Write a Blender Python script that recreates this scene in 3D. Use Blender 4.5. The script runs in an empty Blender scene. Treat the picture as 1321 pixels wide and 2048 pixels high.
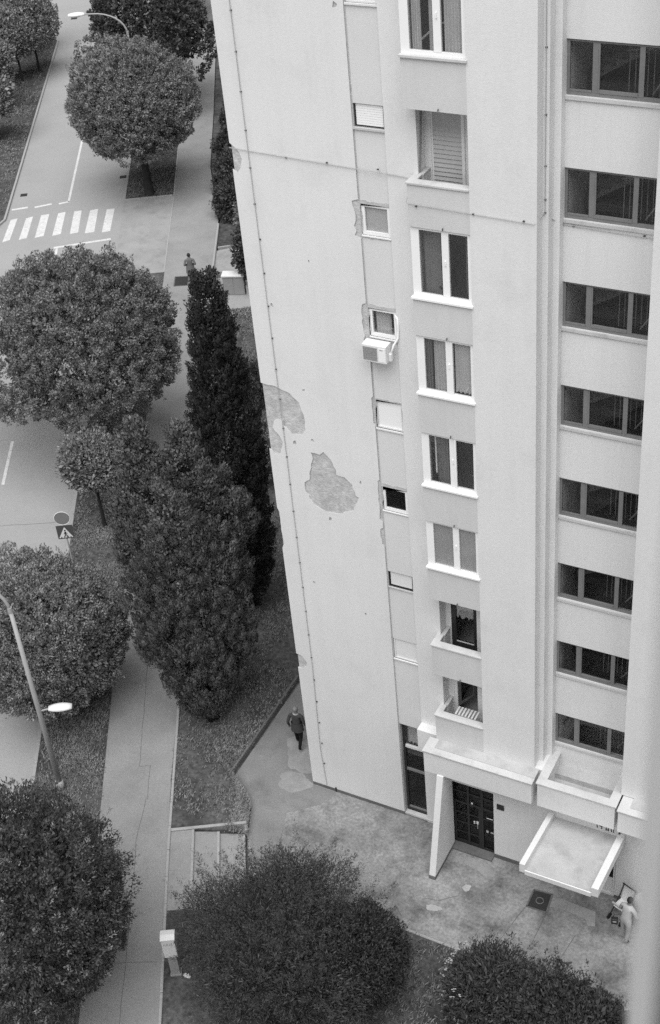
import bpy, bmesh, math, random
import numpy as np
from math import radians, sin, cos, pi, hypot, atan2
from mathutils import Vector, Matrix, geometry

# ------------------------------------------------------------------ camera, sky, sun, exposure
SC = bpy.context.scene
COL = SC.collection
cd = bpy.data.cameras.new('camera')
cam = bpy.data.objects.new('camera', cd); COL.objects.link(cam); SC.camera = cam
yaw, pit, roll = radians(-30.7615), radians(36.6773), radians(5.9171)
Fw = Vector((sin(yaw)*cos(pit), cos(yaw)*cos(pit), -sin(pit)))
Rt = Fw.cross(Vector((0, 0, 1))).normalized(); Dn = Fw.cross(Rt)
R2 = cos(roll)*Rt + sin(roll)*Dn; D2 = -sin(roll)*Rt + cos(roll)*Dn
cam.matrix_world = Matrix(((R2.x, -D2.x, -Fw.x, 0), (R2.y, -D2.y, -Fw.y, 0), (R2.z, -D2.z, -Fw.z, 35.0), (0, 0, 0, 1)))
cd.sensor_fit = 'VERTICAL'; cd.sensor_height = 36.0; cd.sensor_width = 24.0; cd.lens = 50.0
cd.clip_start = 0.02; cd.clip_end = 2000
cd.dof.use_dof = True; cd.dof.focus_distance = 45.0; cd.dof.aperture_fstop = 5.0

wd = bpy.data.worlds.new('World'); SC.world = wd; wd.use_nodes = True
nt = wd.node_tree; bg = nt.nodes['Background']
sky = nt.nodes.new('ShaderNodeTexSky'); sky.sky_type = 'NISHITA'; sky.sun_disc = False
SUN_EL, SUN_AZ = radians(66), radians(160)          # azimuth from +Y towards +X: high behind the viewer
sky.sun_elevation = SUN_EL; sky.sun_rotation = SUN_AZ
sky.air_density = 1.0; sky.dust_density = 0.6; sky.ozone_density = 1.0
bw = nt.nodes.new('ShaderNodeRGBToBW')
nt.links.new(sky.outputs[0], bw.inputs[0]); nt.links.new(bw.outputs[0], bg.inputs[0]); bg.inputs[1].default_value = 0.06
sl = bpy.data.lights.new('sun', 'SUN'); sl.energy = 1.5; sl.angle = radians(60); sl.color = (1, 1, 1)
sun = bpy.data.objects.new('sun', sl); COL.objects.link(sun)
sd = Vector((sin(SUN_AZ)*cos(SUN_EL), cos(SUN_AZ)*cos(SUN_EL), sin(SUN_EL)))
sun.rotation_euler = (-sd).to_track_quat('-Z', 'Y').to_euler(); sun.location = sd*120
SC.view_settings.view_transform = 'Standard'; SC.view_settings.look = 'None'
SC.view_settings.gamma = 1; SC.view_settings.use_curve_mapping = False
SC.view_settings.exposure = 1.46
SC.cycles.use_denoising = False
SC.cycles.max_bounces = 8; SC.cycles.transparent_max_bounces = 16
SC.cycles.caustics_reflective = False; SC.cycles.caustics_refractive = False

random.seed(7); RNG = np.random.default_rng(11)

# ------------------------------------------------------------------ materials
MATS = {}
def mat(name, v, rough=0.85, var=0.12, scale=1.5, fine=0.10, fscale=40.0, bump=0.15, bscale=60.0, spec=0.25,
        streak=0.0, metal=0.0, blot=None, island=0.0):
    """grey procedural material: value v, mottling at two scales, optional vertical streaks and blotches"""
    if name in MATS: return MATS[name]
    m = bpy.data.materials.new(name); m.use_nodes = True; MATS[name] = m
    t = m.node_tree; N = t.nodes; L = t.links
    b = N['Principled BSDF']; b.inputs['Roughness'].default_value = rough
    b.inputs['Specular IOR Level'].default_value = spec; b.inputs['Metallic'].default_value = metal
    tc = N.new('ShaderNodeTexCoord')
    def noise(sc, det=4, vec=None, rgh=0.6):
        n = N.new('ShaderNodeTexNoise'); n.inputs['Scale'].default_value = sc; n.inputs['Detail'].default_value = det
        n.inputs['Roughness'].default_value = rgh
        L.new(vec or tc.outputs['Object'], n.inputs['Vector']); return n.outputs['Fac']
    def math_(op, a, bb):
        n = N.new('ShaderNodeMath'); n.operation = op
        for i, q in enumerate((a, bb)):
            if isinstance(q, (int, float)): n.inputs[i].default_value = q
            else: L.new(q, n.inputs[i])
        return n.outputs[0]
    def ramp(f, p0, p1, c0, c1):
        r = N.new('ShaderNodeMapRange'); L.new(f, r.inputs[0])
        for i, q in enumerate((p0, p1, c0, c1)): r.inputs[1+i].default_value = q
        return r.outputs[0]
    cur = ramp(noise(scale), 0.25, 0.75, v*(1-var), v*(1+var))
    if fine: cur = math_('MULTIPLY', cur, ramp(noise(fscale, 3), 0.25, 0.75, 1-fine, 1+fine))
    if streak:
        mp = N.new('ShaderNodeMapping'); mp.inputs['Scale'].default_value = (3.0, 3.0, 0.10)
        L.new(tc.outputs['Object'], mp.inputs[0])
        cur = math_('MULTIPLY', cur, ramp(noise(1.0, 6, mp.outputs[0], 0.7), 0.45, 0.75, 1.0, 1-streak))
    if blot:
        sc, lo, hi, k = blot
        cur = math_('MULTIPLY', cur, ramp(noise(sc, 6, None, 0.65), lo, hi, 1.0, k))
    if island:
        g = N.new('ShaderNodeNewGeometry')
        cur = math_('MULTIPLY', cur, ramp(g.outputs['Random Per Island'], 0, 1, 1-island, 1+island))
    cc = N.new('ShaderNodeCombineColor')
    for i in range(3): L.new(cur, cc.inputs[i])
    L.new(cc.outputs[0], b.inputs['Base Color'])
    if bump:
        bp = N.new('ShaderNodeBump'); bp.inputs['Strength'].default_value = bump; bp.inputs['Distance'].default_value = 0.02
        L.new(noise(bscale, 3), bp.inputs['Height']); L.new(bp.outputs[0], b.inputs['Normal'])
    return m

def glass(name, refl=1.0, tint=0.85):
    m = bpy.data.materials.new(name); m.use_nodes = True; MATS[name] = m
    t = m.node_tree; N = t.nodes; L = t.links
    for n in list(N): N.remove(n)
    o = N.new('ShaderNodeOutputMaterial'); tr = N.new('ShaderNodeBsdfTransparent'); gl = N.new('ShaderNodeBsdfGlossy')
    tr.inputs[0].default_value = (tint, tint, tint, 1); gl.inputs['Roughness'].default_value = 0.03
    gl.inputs[0].default_value = (0.9, 0.9, 0.9, 1)
    # Schlick reflectance that is the same from both sides of the pane
    g = N.new('ShaderNodeNewGeometry'); dt = N.new('ShaderNodeVectorMath'); dt.operation = 'DOT_PRODUCT'
    L.new(g.outputs['Normal'], dt.inputs[0]); L.new(g.outputs['Incoming'], dt.inputs[1])
    def M(op, a, b=0.0):
        n = N.new('ShaderNodeMath'); n.operation = op
        for i, q in enumerate((a, b)):
            if isinstance(q, (int, float)): n.inputs[i].default_value = q
            else: L.new(q, n.inputs[i])
        return n
    p5 = M('POWER', M('SUBTRACT', 1.0, M('ABSOLUTE', dt.outputs['Value']).outputs[0]).outputs[0], 5.0)
    fr = M('ADD', M('MULTIPLY', p5.outputs[0], 0.95).outputs[0], 0.045)
    mu = N.new('ShaderNodeMath'); mu.operation = 'MULTIPLY'; mu.inputs[1].default_value = refl
    mx = N.new('ShaderNodeMixShader')
    L.new(fr.outputs[0], mu.inputs[0]); L.new(mu.outputs[0], mx.inputs[0]); L.new(tr.outputs[0], mx.inputs[1])
    L.new(gl.outputs[0], mx.inputs[2]); L.new(mx.outputs[0], o.inputs[0])
    return m

RENDER = mat('wall_render', 0.71, 0.95, 0.04, 0.30, 0.035, 14, 0.25, 45, 0.1, streak=0.045, blot=(0.8, 0.52, 0.78, 0.92))
RENDER_STRIP = mat('strip_render', 0.66, 0.95, 0.04, 0.6, 0.03, 18, 0.25, 45, 0.1, streak=0.03)
SPANDREL = mat('spandrel_render', 0.60, 0.95, 0.035, 0.8, 0.03, 18, 0.3, 45, 0.1, streak=0.06)
STAIRWALL = mat('stair_wall_render', 0.70, 0.95, 0.04, 0.6, 0.03, 18, 0.25, 45, 0.1, streak=0.06)
CORE = mat('bare_plaster', 0.50, 1.0, 0.22, 2.2, 0.20, 9, 0.8, 22, 0.05)
CEMENT = mat('patch_cement', 0.50, 1.0, 0.10, 3.0, 0.10, 20, 0.7, 25, 0.05)
COPING = mat('coping_concrete', 0.55, 0.9, 0.10, 1.2, 0.06, 20, 0.3, 40, 0.15, blot=(2.2, 0.55, 0.75, 0.75))
WHITE = mat('white_pvc', 0.85, 0.35, 0.02, 1, 0.0, 1, 0.0, 1, 0.4)
PANEL = mat('white_panel', 0.72, 0.6, 0.04, 2, 0.03, 30, 0.1, 40, 0.3)
GREYFRAME = mat('grey_steel_frame', 0.19, 0.55, 0.10, 3, 0.08, 40, 0.1, 60, 0.35)
DARKFRAME = mat('dark_frame', 0.025, 0.4, 0.15, 3, 0.1, 40, 0.05, 60, 0.4)
CONCRETE = mat('concrete_slab', 0.46, 0.9, 0.12, 1.3, 0.08, 25, 0.3, 40, 0.15, blot=(1.4, 0.5, 0.75, 0.72))
PLINTH = mat('plinth', 0.14, 0.9, 0.25, 1.5, 0.2, 20, 0.4, 40, 0.15)
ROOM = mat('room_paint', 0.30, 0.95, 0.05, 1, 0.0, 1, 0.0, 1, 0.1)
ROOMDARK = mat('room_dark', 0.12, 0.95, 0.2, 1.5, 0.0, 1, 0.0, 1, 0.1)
CURTAIN = mat('net_curtain', 0.55, 0.95, 0.08, 3, 0.0, 1, 0.0, 1, 0.05)
CURTAIN_DARK = mat('dark_curtain', 0.20, 0.95, 0.15, 3, 0.0, 1, 0.0, 1, 0.05)
BLIND = mat('roller_blind', 0.46, 0.7, 0.05, 3, 0.03, 30, 0.1, 40, 0.2)
WIREM = mat('conductor_wire', 0.38, 0.6, 0.1, 3, 0.0, 1, 0.0, 1, 0.3)
CLIPM = mat('conductor_clip', 0.05, 0.6, 0.1, 3, 0.0, 1, 0.0, 1, 0.3)
ASPHALT = mat('road_asphalt', 0.32, 0.92, 0.10, 0.25, 0.16, 28, 0.5, 50, 0.2, blot=(0.5, 0.5, 0.75, 0.88))
PATHM = mat('path_asphalt', 0.265, 0.92, 0.14, 0.4, 0.20, 24, 0.5, 45, 0.2, blot=(0.7, 0.5, 0.8, 0.8))
PLAZAM = mat('plaza_concrete', 0.25, 0.92, 0.28, 0.7, 0.32, 11, 0.5, 40, 0.2, blot=(1.15, 0.46, 0.66, 0.52))
WALKM = mat('walkway_asphalt', 0.215, 0.92, 0.16, 0.6, 0.2, 22, 0.5, 40, 0.2, blot=(1.1, 0.5, 0.75, 0.72))
REPAIR = mat('cement_repair', 0.36, 0.95, 0.18, 2.5, 0.15, 22, 0.5, 40, 0.1)
REPAIRD = mat('asphalt_repair', 0.27, 0.95, 0.18, 2.5, 0.15, 22, 0.5, 40, 0.1)
APRON = mat('apron_paving', 0.30, 0.92, 0.12, 0.8, 0.14, 24, 0.4, 45, 0.2, blot=(1.3, 0.5, 0.75, 0.75))
STEPM = mat('step_concrete', 0.28, 0.92, 0.14, 1.2, 0.14, 24, 0.4, 45, 0.2, blot=(2.0, 0.5, 0.75, 0.8))
KERBM = mat('kerb_concrete', 0.34, 0.92, 0.16, 2.0, 0.14, 24, 0.4, 45, 0.2, blot=(3.0, 0.5, 0.75, 0.7))
PAINT = mat('road_paint', 0.60, 0.8, 0.08, 2.0, 0.10, 18, 0.2, 45, 0.2, blot=(9.0, 0.52, 0.68, 0.62))
SOIL = mat('lawn_soil', 0.09, 1.0, 0.35, 1.1, 0.5, 7, 0.8, 18, 0.05, blot=(0.8, 0.45, 0.7, 0.6))
GRASS = mat('grass_blades', 0.20, 0.8, 0.40, 0.8, 0.0, 1, 0.0, 1, 0.2, island=0.45)
IRON = mat('cast_iron', 0.035, 0.6, 0.2, 4, 0.2, 40, 0.4, 80, 0.3)
CRACKM = mat('tar_joint', 0.11, 0.9, 0.2, 4, 0.1, 30, 0.0, 1, 0.2)
BARK = mat('bark', 0.035, 0.95, 0.3, 4, 0.2, 30, 0.8, 25, 0.1)
LEAF = mat('oak_leaves', 0.185, 0.55, 0.22, 0.5, 0.0, 1, 0.0, 1, 0.35, island=0.35)
LEAF_D = mat('dark_leaves', 0.062, 0.55, 0.22, 0.6, 0.0, 1, 0.0, 1, 0.35, island=0.35)
LEAF_F = mat('feathery_leaves', 0.055, 0.6, 0.25, 0.7, 0.0, 1, 0.0, 1, 0.3, island=0.4)
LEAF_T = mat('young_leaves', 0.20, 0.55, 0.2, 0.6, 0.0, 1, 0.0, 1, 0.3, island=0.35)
CYP = mat('cypress_foliage', 0.12, 0.7, 0.2, 0.7, 0.0, 1, 0.0, 1, 0.2, island=0.3)
CYP_D = mat('dark_cypress_foliage', 0.045, 0.7, 0.2, 0.7, 0.0, 1, 0.0, 1, 0.2, island=0.3)
PETAL = mat('white_petals', 0.6, 0.7, 0.05, 2, 0.0, 1, 0.0, 1, 0.2)
GALV = mat('galvanised_steel', 0.34, 0.5, 0.1, 2, 0.05, 40, 0.05, 60, 0.4)
LAMPW = mat('lamp_housing', 0.72, 0.35, 0.03, 3, 0.0, 1, 0.0, 1, 0.4)
PLASTIC = mat('cabinet_plastic', 0.62, 0.5, 0.05, 3, 0.05, 20, 0.05, 60, 0.3)
PLASTICG = mat('cabinet_grey', 0.28, 0.5, 0.08, 3, 0.05, 20, 0.05, 60, 0.3)
SIGNG = mat('sign_back', 0.20, 0.5, 0.08, 3, 0.05, 30, 0.0, 60, 0.35)
SIGNB = mat('sign_blue', 0.075, 0.4, 0.05, 3, 0.0, 1, 0.0, 1, 0.4)
SIGNW = mat('sign_white', 0.70, 0.4, 0.03, 3, 0.0, 1, 0.0, 1, 0.4)
INK = mat('black_ink', 0.015, 0.7, 0.05, 3, 0.0, 1, 0.0, 1, 0.2)
SKIN = mat('skin', 0.22, 0.6, 0.05, 6, 0.0, 1, 0.0, 1, 0.3)
HAIRG = mat('grey_hair', 0.20, 0.7, 0.15, 20, 0.0, 1, 0.3, 80, 0.2)
HAIRD = mat('dark_hair', 0.02, 0.6, 0.15, 20, 0.0, 1, 0.3, 80, 0.3)
JACKET = mat('dark_jacket', 0.065, 0.9, 0.12, 6, 0.1, 40, 0.3, 40, 0.1)
COATG = mat('grey_coat', 0.15, 0.9, 0.10, 6, 0.1, 40, 0.3, 40, 0.1)
TROUSER = mat('black_trousers', 0.014, 0.9, 0.1, 6, 0.1, 40, 0.2, 40, 0.1)
LIGHTCLOTH = mat('pale_cloth', 0.48, 0.9, 0.06, 6, 0.05, 40, 0.3, 40, 0.1)
BEIGE = mat('beige_cotton', 0.40, 0.9, 0.12, 5, 0.1, 30, 0.4, 30, 0.1)
SHOE = mat('shoe_leather', 0.03, 0.5, 0.1, 6, 0.0, 1, 0.0, 1, 0.3)
CARPAINT = mat('white_car_paint', 0.75, 0.25, 0.02, 1, 0.0, 1, 0.0, 1, 0.5)
RUBBER = mat('rubber', 0.02, 0.8, 0.1, 4, 0.0, 1, 0.0, 1, 0.2)
GLASS = glass('window_glass', 1.0, 0.93)
GLASS_STAIR = glass('stair_glass', 0.6, 0.85)
GLASS_DARK = glass('dark_glass', 0.6, 0.6)

# ------------------------------------------------------------------ helpers
def children_of(o): return [c for c in COL.objects if c.parent == o]
def tag(o, label=None, cat=None, group=None, kind=None):
    if label: o['label'] = label
    if cat: o['category'] = cat
    if group: o['group'] = group
    if kind: o['kind'] = kind
    return o
def empty(name, loc, rz=0.0):
    o = bpy.data.objects.new(name, None); o.location = loc; o.rotation_euler = (0, 0, rz); o.empty_display_size = 0.3
    COL.objects.link(o); return o
def link(name, me, m=None, parent=None):
    o = bpy.data.objects.new(name, me); COL.objects.link(o)
    if m is not None and not me.materials: me.materials.append(m)
    if parent is not None: o.parent = parent
    return o
def wloc(o):
    v = Vector((0, 0, 0))
    while o is not None: v += o.location; o = o.parent
    return v

class MB:
    def __init__(s): s.v = []; s.f = []
    def quad(s, *p):
        n = len(s.v); s.v += [tuple(q) for q in p]; s.f.append(tuple(range(n, n+len(p)))); return s
    def box(s, x0, x1, y0, y1, z0, z1):
        n = len(s.v)
        s.v += [(x, y, z) for z in (z0, z1) for (x, y) in ((x0, y0), (x1, y0), (x1, y1), (x0, y1))]
        s.f += [(n, n+3, n+2, n+1), (n+4, n+5, n+6, n+7)] + [(n+i, n+(i+1) % 4, n+4+(i+1) % 4, n+4+i) for i in range(4)]
        return s
    def prism(s, poly, z0, z1=None, zf=None):
        """polygon (x,y[,z]) extruded from z0 up to z1 (or to the vertices' own z)"""
        n = len(s.v); k = len(poly)
        s.v += [(p[0], p[1], z0) for p in poly] + [(p[0], p[1], (p[2] if z1 is None else z1)) for p in poly]
        s.f += [(n+i, n+(i+1) % k, n+k+(i+1) % k, n+k+i) for i in range(k)]
        tri = geometry.tessellate_polygon([[Vector((p[0], p[1], 0)) for p in poly]])
        for t in tri:
            a = [Vector((poly[i][0], poly[i][1])) for i in t]
            if (a[1]-a[0]).cross(a[2]-a[0]) < 0: t = (t[0], t[2], t[1])
            s.f.append(tuple(n+k+i for i in t))
        return s
    def yzprism(s, poly, x0, x1):
        n = len(s.v); k = len(poly)
        s.v += [(x0, p[0], p[1]) for p in poly] + [(x1, p[0], p[1]) for p in poly]
        s.f += [(n+i, n+(i+1) % k, n+k+(i+1) % k, n+k+i) for i in range(k)]
        s.f += [tuple(range(n+k-1, n-1, -1)), tuple(range(n+k, n+2*k))]
        return s
    def tube(s, pts, rad, seg=8, cap=True):
        pts = [Vector(p) for p in pts]
        if not hasattr(rad, '__len__'): rad = [rad]*len(pts)
        n0 = len(s.v); k = len(pts); prev = None
        for i, p in enumerate(pts):
            d = (pts[min(i+1, k-1)] - pts[max(i-1, 0)]).normalized()
            a = d.orthogonal().normalized() if prev is None else (prev - d*prev.dot(d)).normalized()
            prev = a; b = d.cross(a)
            for j in range(seg):
                t = 2*pi*j/seg; s.v.append(tuple(p + (a*cos(t) + b*sin(t))*rad[i]))
        for i in range(k-1):
            for j in range(seg):
                s.f.append((n0+i*seg+j, n0+i*seg+(j+1) % seg, n0+(i+1)*seg+(j+1) % seg, n0+(i+1)*seg+j))
        if cap:
            s.f.append(tuple(n0+j for j in range(seg-1, -1, -1))); s.f.append(tuple(n0+(k-1)*seg+j for j in range(seg)))
        return s
    def ball(s, c, r, seg=10, rings=7):
        if not hasattr(r, '__len__'): r = (r, r, r)
        n0 = len(s.v)
        for i in range(1, rings):
            t = pi*i/rings
            for j in range(seg):
                u = 2*pi*j/seg; s.v.append((c[0]+r[0]*sin(t)*cos(u), c[1]+r[1]*sin(t)*sin(u), c[2]+r[2]*cos(t)))
        for i in range(rings-2):
            for j in range(seg):
                s.f.append((n0+i*seg+j, n0+(i+1)*seg+j, n0+(i+1)*seg+(j+1) % seg, n0+i*seg+(j+1) % seg))
        a = len(s.v); s.v += [(c[0], c[1], c[2]+r[2]), (c[0], c[1], c[2]-r[2])]
        for j in range(seg):
            s.f.append((a, n0+j, n0+(j+1) % seg)); s.f.append((a+1, n0+(rings-2)*seg+(j+1) % seg, n0+(rings-2)*seg+j))
        return s
    def ribbon(s, pts, w, z):
        pts = [Vector((p[0], p[1])) for p in pts]; n = len(s.v)
        for i, p in enumerate(pts):
            d = (pts[min(i+1, len(pts)-1)] - pts[max(i-1, 0)]).normalized(); q = Vector((-d.y, d.x))*w/2
            zz = z if not hasattr(z, '__len__') else z[i]
            s.v += [(p.x+q.x, p.y+q.y, zz), (p.x-q.x, p.y-q.y, zz)]
        for i in range(len(pts)-1): s.f.append((n+2*i, n+2*i+1, n+2*i+3, n+2*i+2))
        return s
    def build(s, name, m, parent=None, smooth=False, bevel=0.0, local=False):
        off = Vector((0, 0, 0)) if (parent is None or local) else wloc(parent)
        me = bpy.data.meshes.new(name)
        me.from_pydata([(a-off.x, b-off.y, c-off.z) for a, b, c in s.v], [], s.f); me.update()
        if bevel:
            bm = bmesh.new(); bm.from_mesh(me); bmesh.ops.remove_doubles(bm, verts=bm.verts, dist=1e-5)
            bmesh.ops.bevel(bm, geom=[e for e in bm.edges if len(e.link_faces) == 2 and e.calc_face_angle(0) > 0.5], offset=bevel, segments=2, affect='EDGES', profile=0.6)
            bm.to_mesh(me); bm.free()
        if smooth:
            me.polygons.foreach_set('use_smooth', [True]*len(me.polygons))
        return link(name, me, m, parent)

def jitter_loop(pts, step=0.12, amp=0.03, rng=random):
    out = []
    for i, p in enumerate(pts):
        q = pts[(i+1) % len(pts)]; d = hypot(q[0]-p[0], q[1]-p[1]); n = max(1, int(d/step))
        for k in range(n):
            t = k/n; a = 0 if k == 0 else amp
            out.append((p[0]+(q[0]-p[0])*t + rng.uniform(-a, a), p[1]+(q[1]-p[1])*t + rng.uniform(-a, a)))
    return out

# road frame: u runs along the street away from the viewer, v to the right of it
UX, UY = -0.5060, 0.8625
def uv(u, v, z=None):
    x, y = UX*u + UY*v, UY*u - UX*v
    return (x, y) if z is None else (x, y, z)

ZR, ZL, ZP = 0.24, 0.355, 0.365        # road, lawn and path levels; the yard in front of the tower is level 0

# ------------------------------------------------------------------ the setting
def sheet(name, poly, z0, z1, m, parent=None):
    o = MB().prism(poly, z0, z1).build(name, m, parent)
    if parent is None: tag(o, kind='structure')
    return o
ground = sheet('ground', [(-600, -600), (600, -600), (600, 600), (-600, 600)], -0.6, -0.05, SOIL)
road = sheet('road', [uv(-60, -150), uv(-60, -7.0), uv(260, -7.0), uv(260, -150)], -0.04, ZR, ASPHALT)

PR = [(-60, -6.6), (18, -6.40), (23.5, -6.36), (26.4, -6.36), (29.7, -6.35), (32.7, -6.33), (36.6, -6.2), (45, -6.0), (56, -5.75), (65, -5.55), (71.5, -5.30), (75.2, -5.10), (83, -5.65), (92, -5.55), (140, -5.4), (220, -5.4)]
PL = [(-60, -8.7), (18, -8.65), (32, -8.60), (40, -8.60), (50, -8.35), (60, -8.15), (70, -7.95), (79, -7.75), (88, -7.70), (100, -7.6), (140, -7.5), (220, -7.5)]
path = sheet('path', [uv(*p) for p in PR] + [uv(*p) for p in reversed(PL)], 0.1, ZP, PATHM)

def interp(T, u):
    for a, b in zip(T, T[1:]):
        if a[0] <= u <= b[0]: return a[1] + (b[1]-a[1])*(u-a[0])/(b[0]-a[0])
    return T[-1][1]
def strip_lawn(name, u0, u1, va, vtab, z):
    us = np.linspace(u0, u1, max(2, int((u1-u0)/6)))
    return sheet(name, [uv(u, va) for u in us] + [uv(u, interp(vtab, u)) for u in us[::-1]], 0.1, z, SOIL)
VK = -11.05
verge_near = strip_lawn('verge_near', -30, 69.5, VK+0.12, PL, ZL)
verge_far = strip_lawn('verge_far', 79.5, 200, -10.80+0.12, PL, ZL)
us = np.linspace(69.5, 79.5, 4)
apron = sheet('pavement', [uv(u, VK+0.30) for u in us] + [uv(u, interp(PL, u)-0.01) for u in us[::-1]], 0.1, 0.33, APRON)
# far side of the road: lawn beyond the side street
lawn_across = sheet('lawn_across', [uv(76.6, -19.2), uv(77.2, -18.3), uv(78.4, -17.82), uv(110.4, -17.82), uv(111.4, -18.3), uv(111.8, -19.2), uv(111.8, -60), uv(76.6, -60)], 0.1, ZL, SOIL)

# lawn between the path and the tower, and the sunken yard
EDGE = [(-20.56, 44.0), (-20.56, 31.15), (-20.49, 28.58), (-20.45, 25.90), (-20.18, 25.74), (-19.80, 25.62), (-19.48, 25.45), (-19.20, 25.18), (-19.02, 24.85), (-18.86, 24.45), (-18.64, 24.10)]
EDGE_Z = [.12, .12, .12, .12, .13, .15, .18, .21, .24, .25, .26]
EDGE_IN = [(-21.9, 44.0), (-21.9, 31.15), (-21.8, 28.6), (-21.5, 26.9), (-21.0, 26.4), (-20.5, 26.1), (-20.1, 25.8), (-19.75, 25.45), (-19.5, 25.0), (-19.35, 24.5), (-19.2, 23.87)]
lawn_poly = [uv(u, interp(PR, u)+0.02) for u in (30.55, 33, 36.6, 45, 56, 64.6)] + [uv(64.6, 12), uv(52, 16.0), (-21.9, 60.0)] + EDGE_IN
lawn = sheet('lawn', lawn_poly, -0.04, ZL, SOIL)
bank = MB()
for i in range(len(EDGE)-1):
    bank.quad((*EDGE_IN[i], ZL), (*EDGE_IN[i+1], ZL), (*EDGE[i+1], EDGE_Z[i+1]), (*EDGE[i], EDGE_Z[i]))
bank.quad((*EDGE_IN[-1], ZL), (*EDGE[-1], EDGE_Z[-1]), (*EDGE[-1], -.04), (*EDGE_IN[-1], -.04))
tag(bank.build('lawn_bank', SOIL), kind='structure')
spur = sheet('pavement_spur', [uv(64.6, interp(PR, 64.6)+0.02), uv(71.4, -5.28), uv(71.9, -3.2), uv(72.1, 3.0), uv(64.6, 3.0)], 0.1, 0.35, APRON)
lawn_far = sheet('lawn_far', [uv(71.9, -5.2), uv(75.2, -5.0), uv(83, -5.6), uv(92, -5.5), uv(140, -5.3), uv(140, 20), uv(71.9, 20)], 0.1, ZL, SOIL)
plaza = sheet('plaza', [(-20.44, 44.0), (-20.44, 31.15), (-20.38, 28.6), (-20.32, 26.0), (-19.1, 25.2), (-18.62, 24.10), (-17.4, 22.0), (-17.2, 22.93), (12, 22.88), (12, 44)], -0.06, 0.0, PLAZAM)
# planted ground in the foreground falls from the path to the yard
fore = MB()
FB = [(-20.9, 23.2)]
fp = [uv(27.4, -6.30, 0.34), uv(27.4, -3.9, 0.10), (-17.1, 22.84, 0.06), (-12.2, 22.88, 0.05), (-8.8, 22.82, 0.05), (12, 22.78, 0.05), (12, 5, 0.2), uv(4, 10, 0.30), uv(4, -6.40, 0.34), uv(18, -6.36, 0.34)]
fore.prism(fp[::-1], -0.05, None)
shrub_bed = tag(fore.build('shrub_bed', SOIL), kind='structure')
steps = empty('garden_steps', (*uv(29, -5.1), 0)); tag(steps, 'three wide shallow concrete steps between path and sunken yard', 'steps')
for k in range(3):
    v0, v1, zt = -6.32+0.8*k, -6.32+0.8*(k+1), 0.36-0.09*k-0.01
    MB().prism([uv(27.4, v0), uv(27.4, v1-0.07), uv(30.45, v1-0.07), uv(30.45, v0)][::-1], -0.02, zt).build('tread', STEPM, steps)
    MB().prism([uv(27.4, v1-0.07), uv(27.4, v1), uv(30.45, v1), uv(30.45, v1-0.07)][::-1], -0.02, zt+0.012).build('nosing', KERBM, steps, bevel=0.006)
MB().prism([uv(30.46, -6.3), uv(30.46, -3.85), uv(30.56, -3.85), uv(30.56, -6.3)][::-1], -0.02, 0.385).build('side_kerb', KERBM, steps, bevel=0.008)

# kerb stones, each one a part of the surface it edges
KM = {}
def kerb_run(pts, parent, z, w=0.13, h=0.2, L=1.0, m=KERBM, name='kerb_stone'):
    key = (w, h, L, m.name)
    if key not in KM:
        bm = bmesh.new(); bmesh.ops.create_cube(bm, size=1.0)
        for v in bm.verts: v.co = Vector((v.co.x*(L-0.012), v.co.y*w, v.co.z*h - h/2))
        bmesh.ops.bevel(bm, geom=bm.edges[:], offset=0.012, segments=1, affect='EDGES')
        me = bpy.data.meshes.new(name); bm.to_mesh(me); bm.free(); me.materials.append(m); KM[key] = me
    carry = 0.0
    for a, b in zip(pts, pts[1:]):
        d = hypot(b[0]-a[0], b[1]-a[1]); t = L/2 - carry
        n = max(1, round(d/L)); st = d/n
        for k in range(n):
            s = (k+0.5)*st/d
            o = link(name, KM[key], None, parent)
            o.location = (a[0]+(b[0]-a[0])*s, a[1]+(b[1]-a[1])*s, z + random.uniform(-0.006, 0.006))
            o.rotation_euler = (0, 0, atan2(b[1]-a[1], b[0]-a[0]) + random.uniform(-0.006, 0.006)); o.scale = (st/L, 1, 1)
kerb_run([uv(30, VK+0.06), uv(69.5, VK+0.06)], verge_near, ZL+0.012)
kerb_run([uv(79.5, -10.74), uv(104, -10.74)], verge_far, ZL+0.012)
kerb_run([uv(79.45, -10.7), uv(79.45, -7.85)], verge_far, ZL+0.02)
kerb_run([uv(77.0, -18.9), uv(77.4, -18.2), uv(78.4, -17.76), uv(110.4, -17.76), uv(111.4, -18.25)], lawn_across, ZL+0.012)
kerb_run([uv(u, interp(PR, u)+0.03) for u in (16, 23.5, 29.7, 36.6, 45)], path, ZP+0.045, w=0.09)
kerb_run([uv(u, interp(PL, u)-0.03) for u in (69.5, 79.5, 88)], path, ZP+0.015, w=0.08)
kerb_run([uv(u, interp(PR, u)+0.05) for u in (69.0, 74.6)], path, ZP+0.14, w=0.12, h=0.3)
kerb_run([uv(71.75, -5.1), uv(71.95, -2.6), uv(72.1, 0)], spur, 0.42, w=0.1)
# dark upstand along the sunken walkway
for a, b in zip(EDGE[1:], EDGE[2:]):
    kerb_run([a, b], plaza, 0.185 if a[1] > 25.95 else 0.19+.13*max(0, min(1, (25.75-a[1])/1.3)), w=0.08, h=0.35, L=hypot(b[0]-a[0], b[1]-a[1])/max(1, round(hypot(b[0]-a[0], b[1]-a[1]))), m=PLINTH if a[1] > 25.95 else KERBM, name='edging_stone')
kerb_run([(-17.1, 22.88), (-12.2, 22.92), (-8.8, 22.87), (4, 22.82)], plaza, 0.075, w=0.09)

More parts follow.
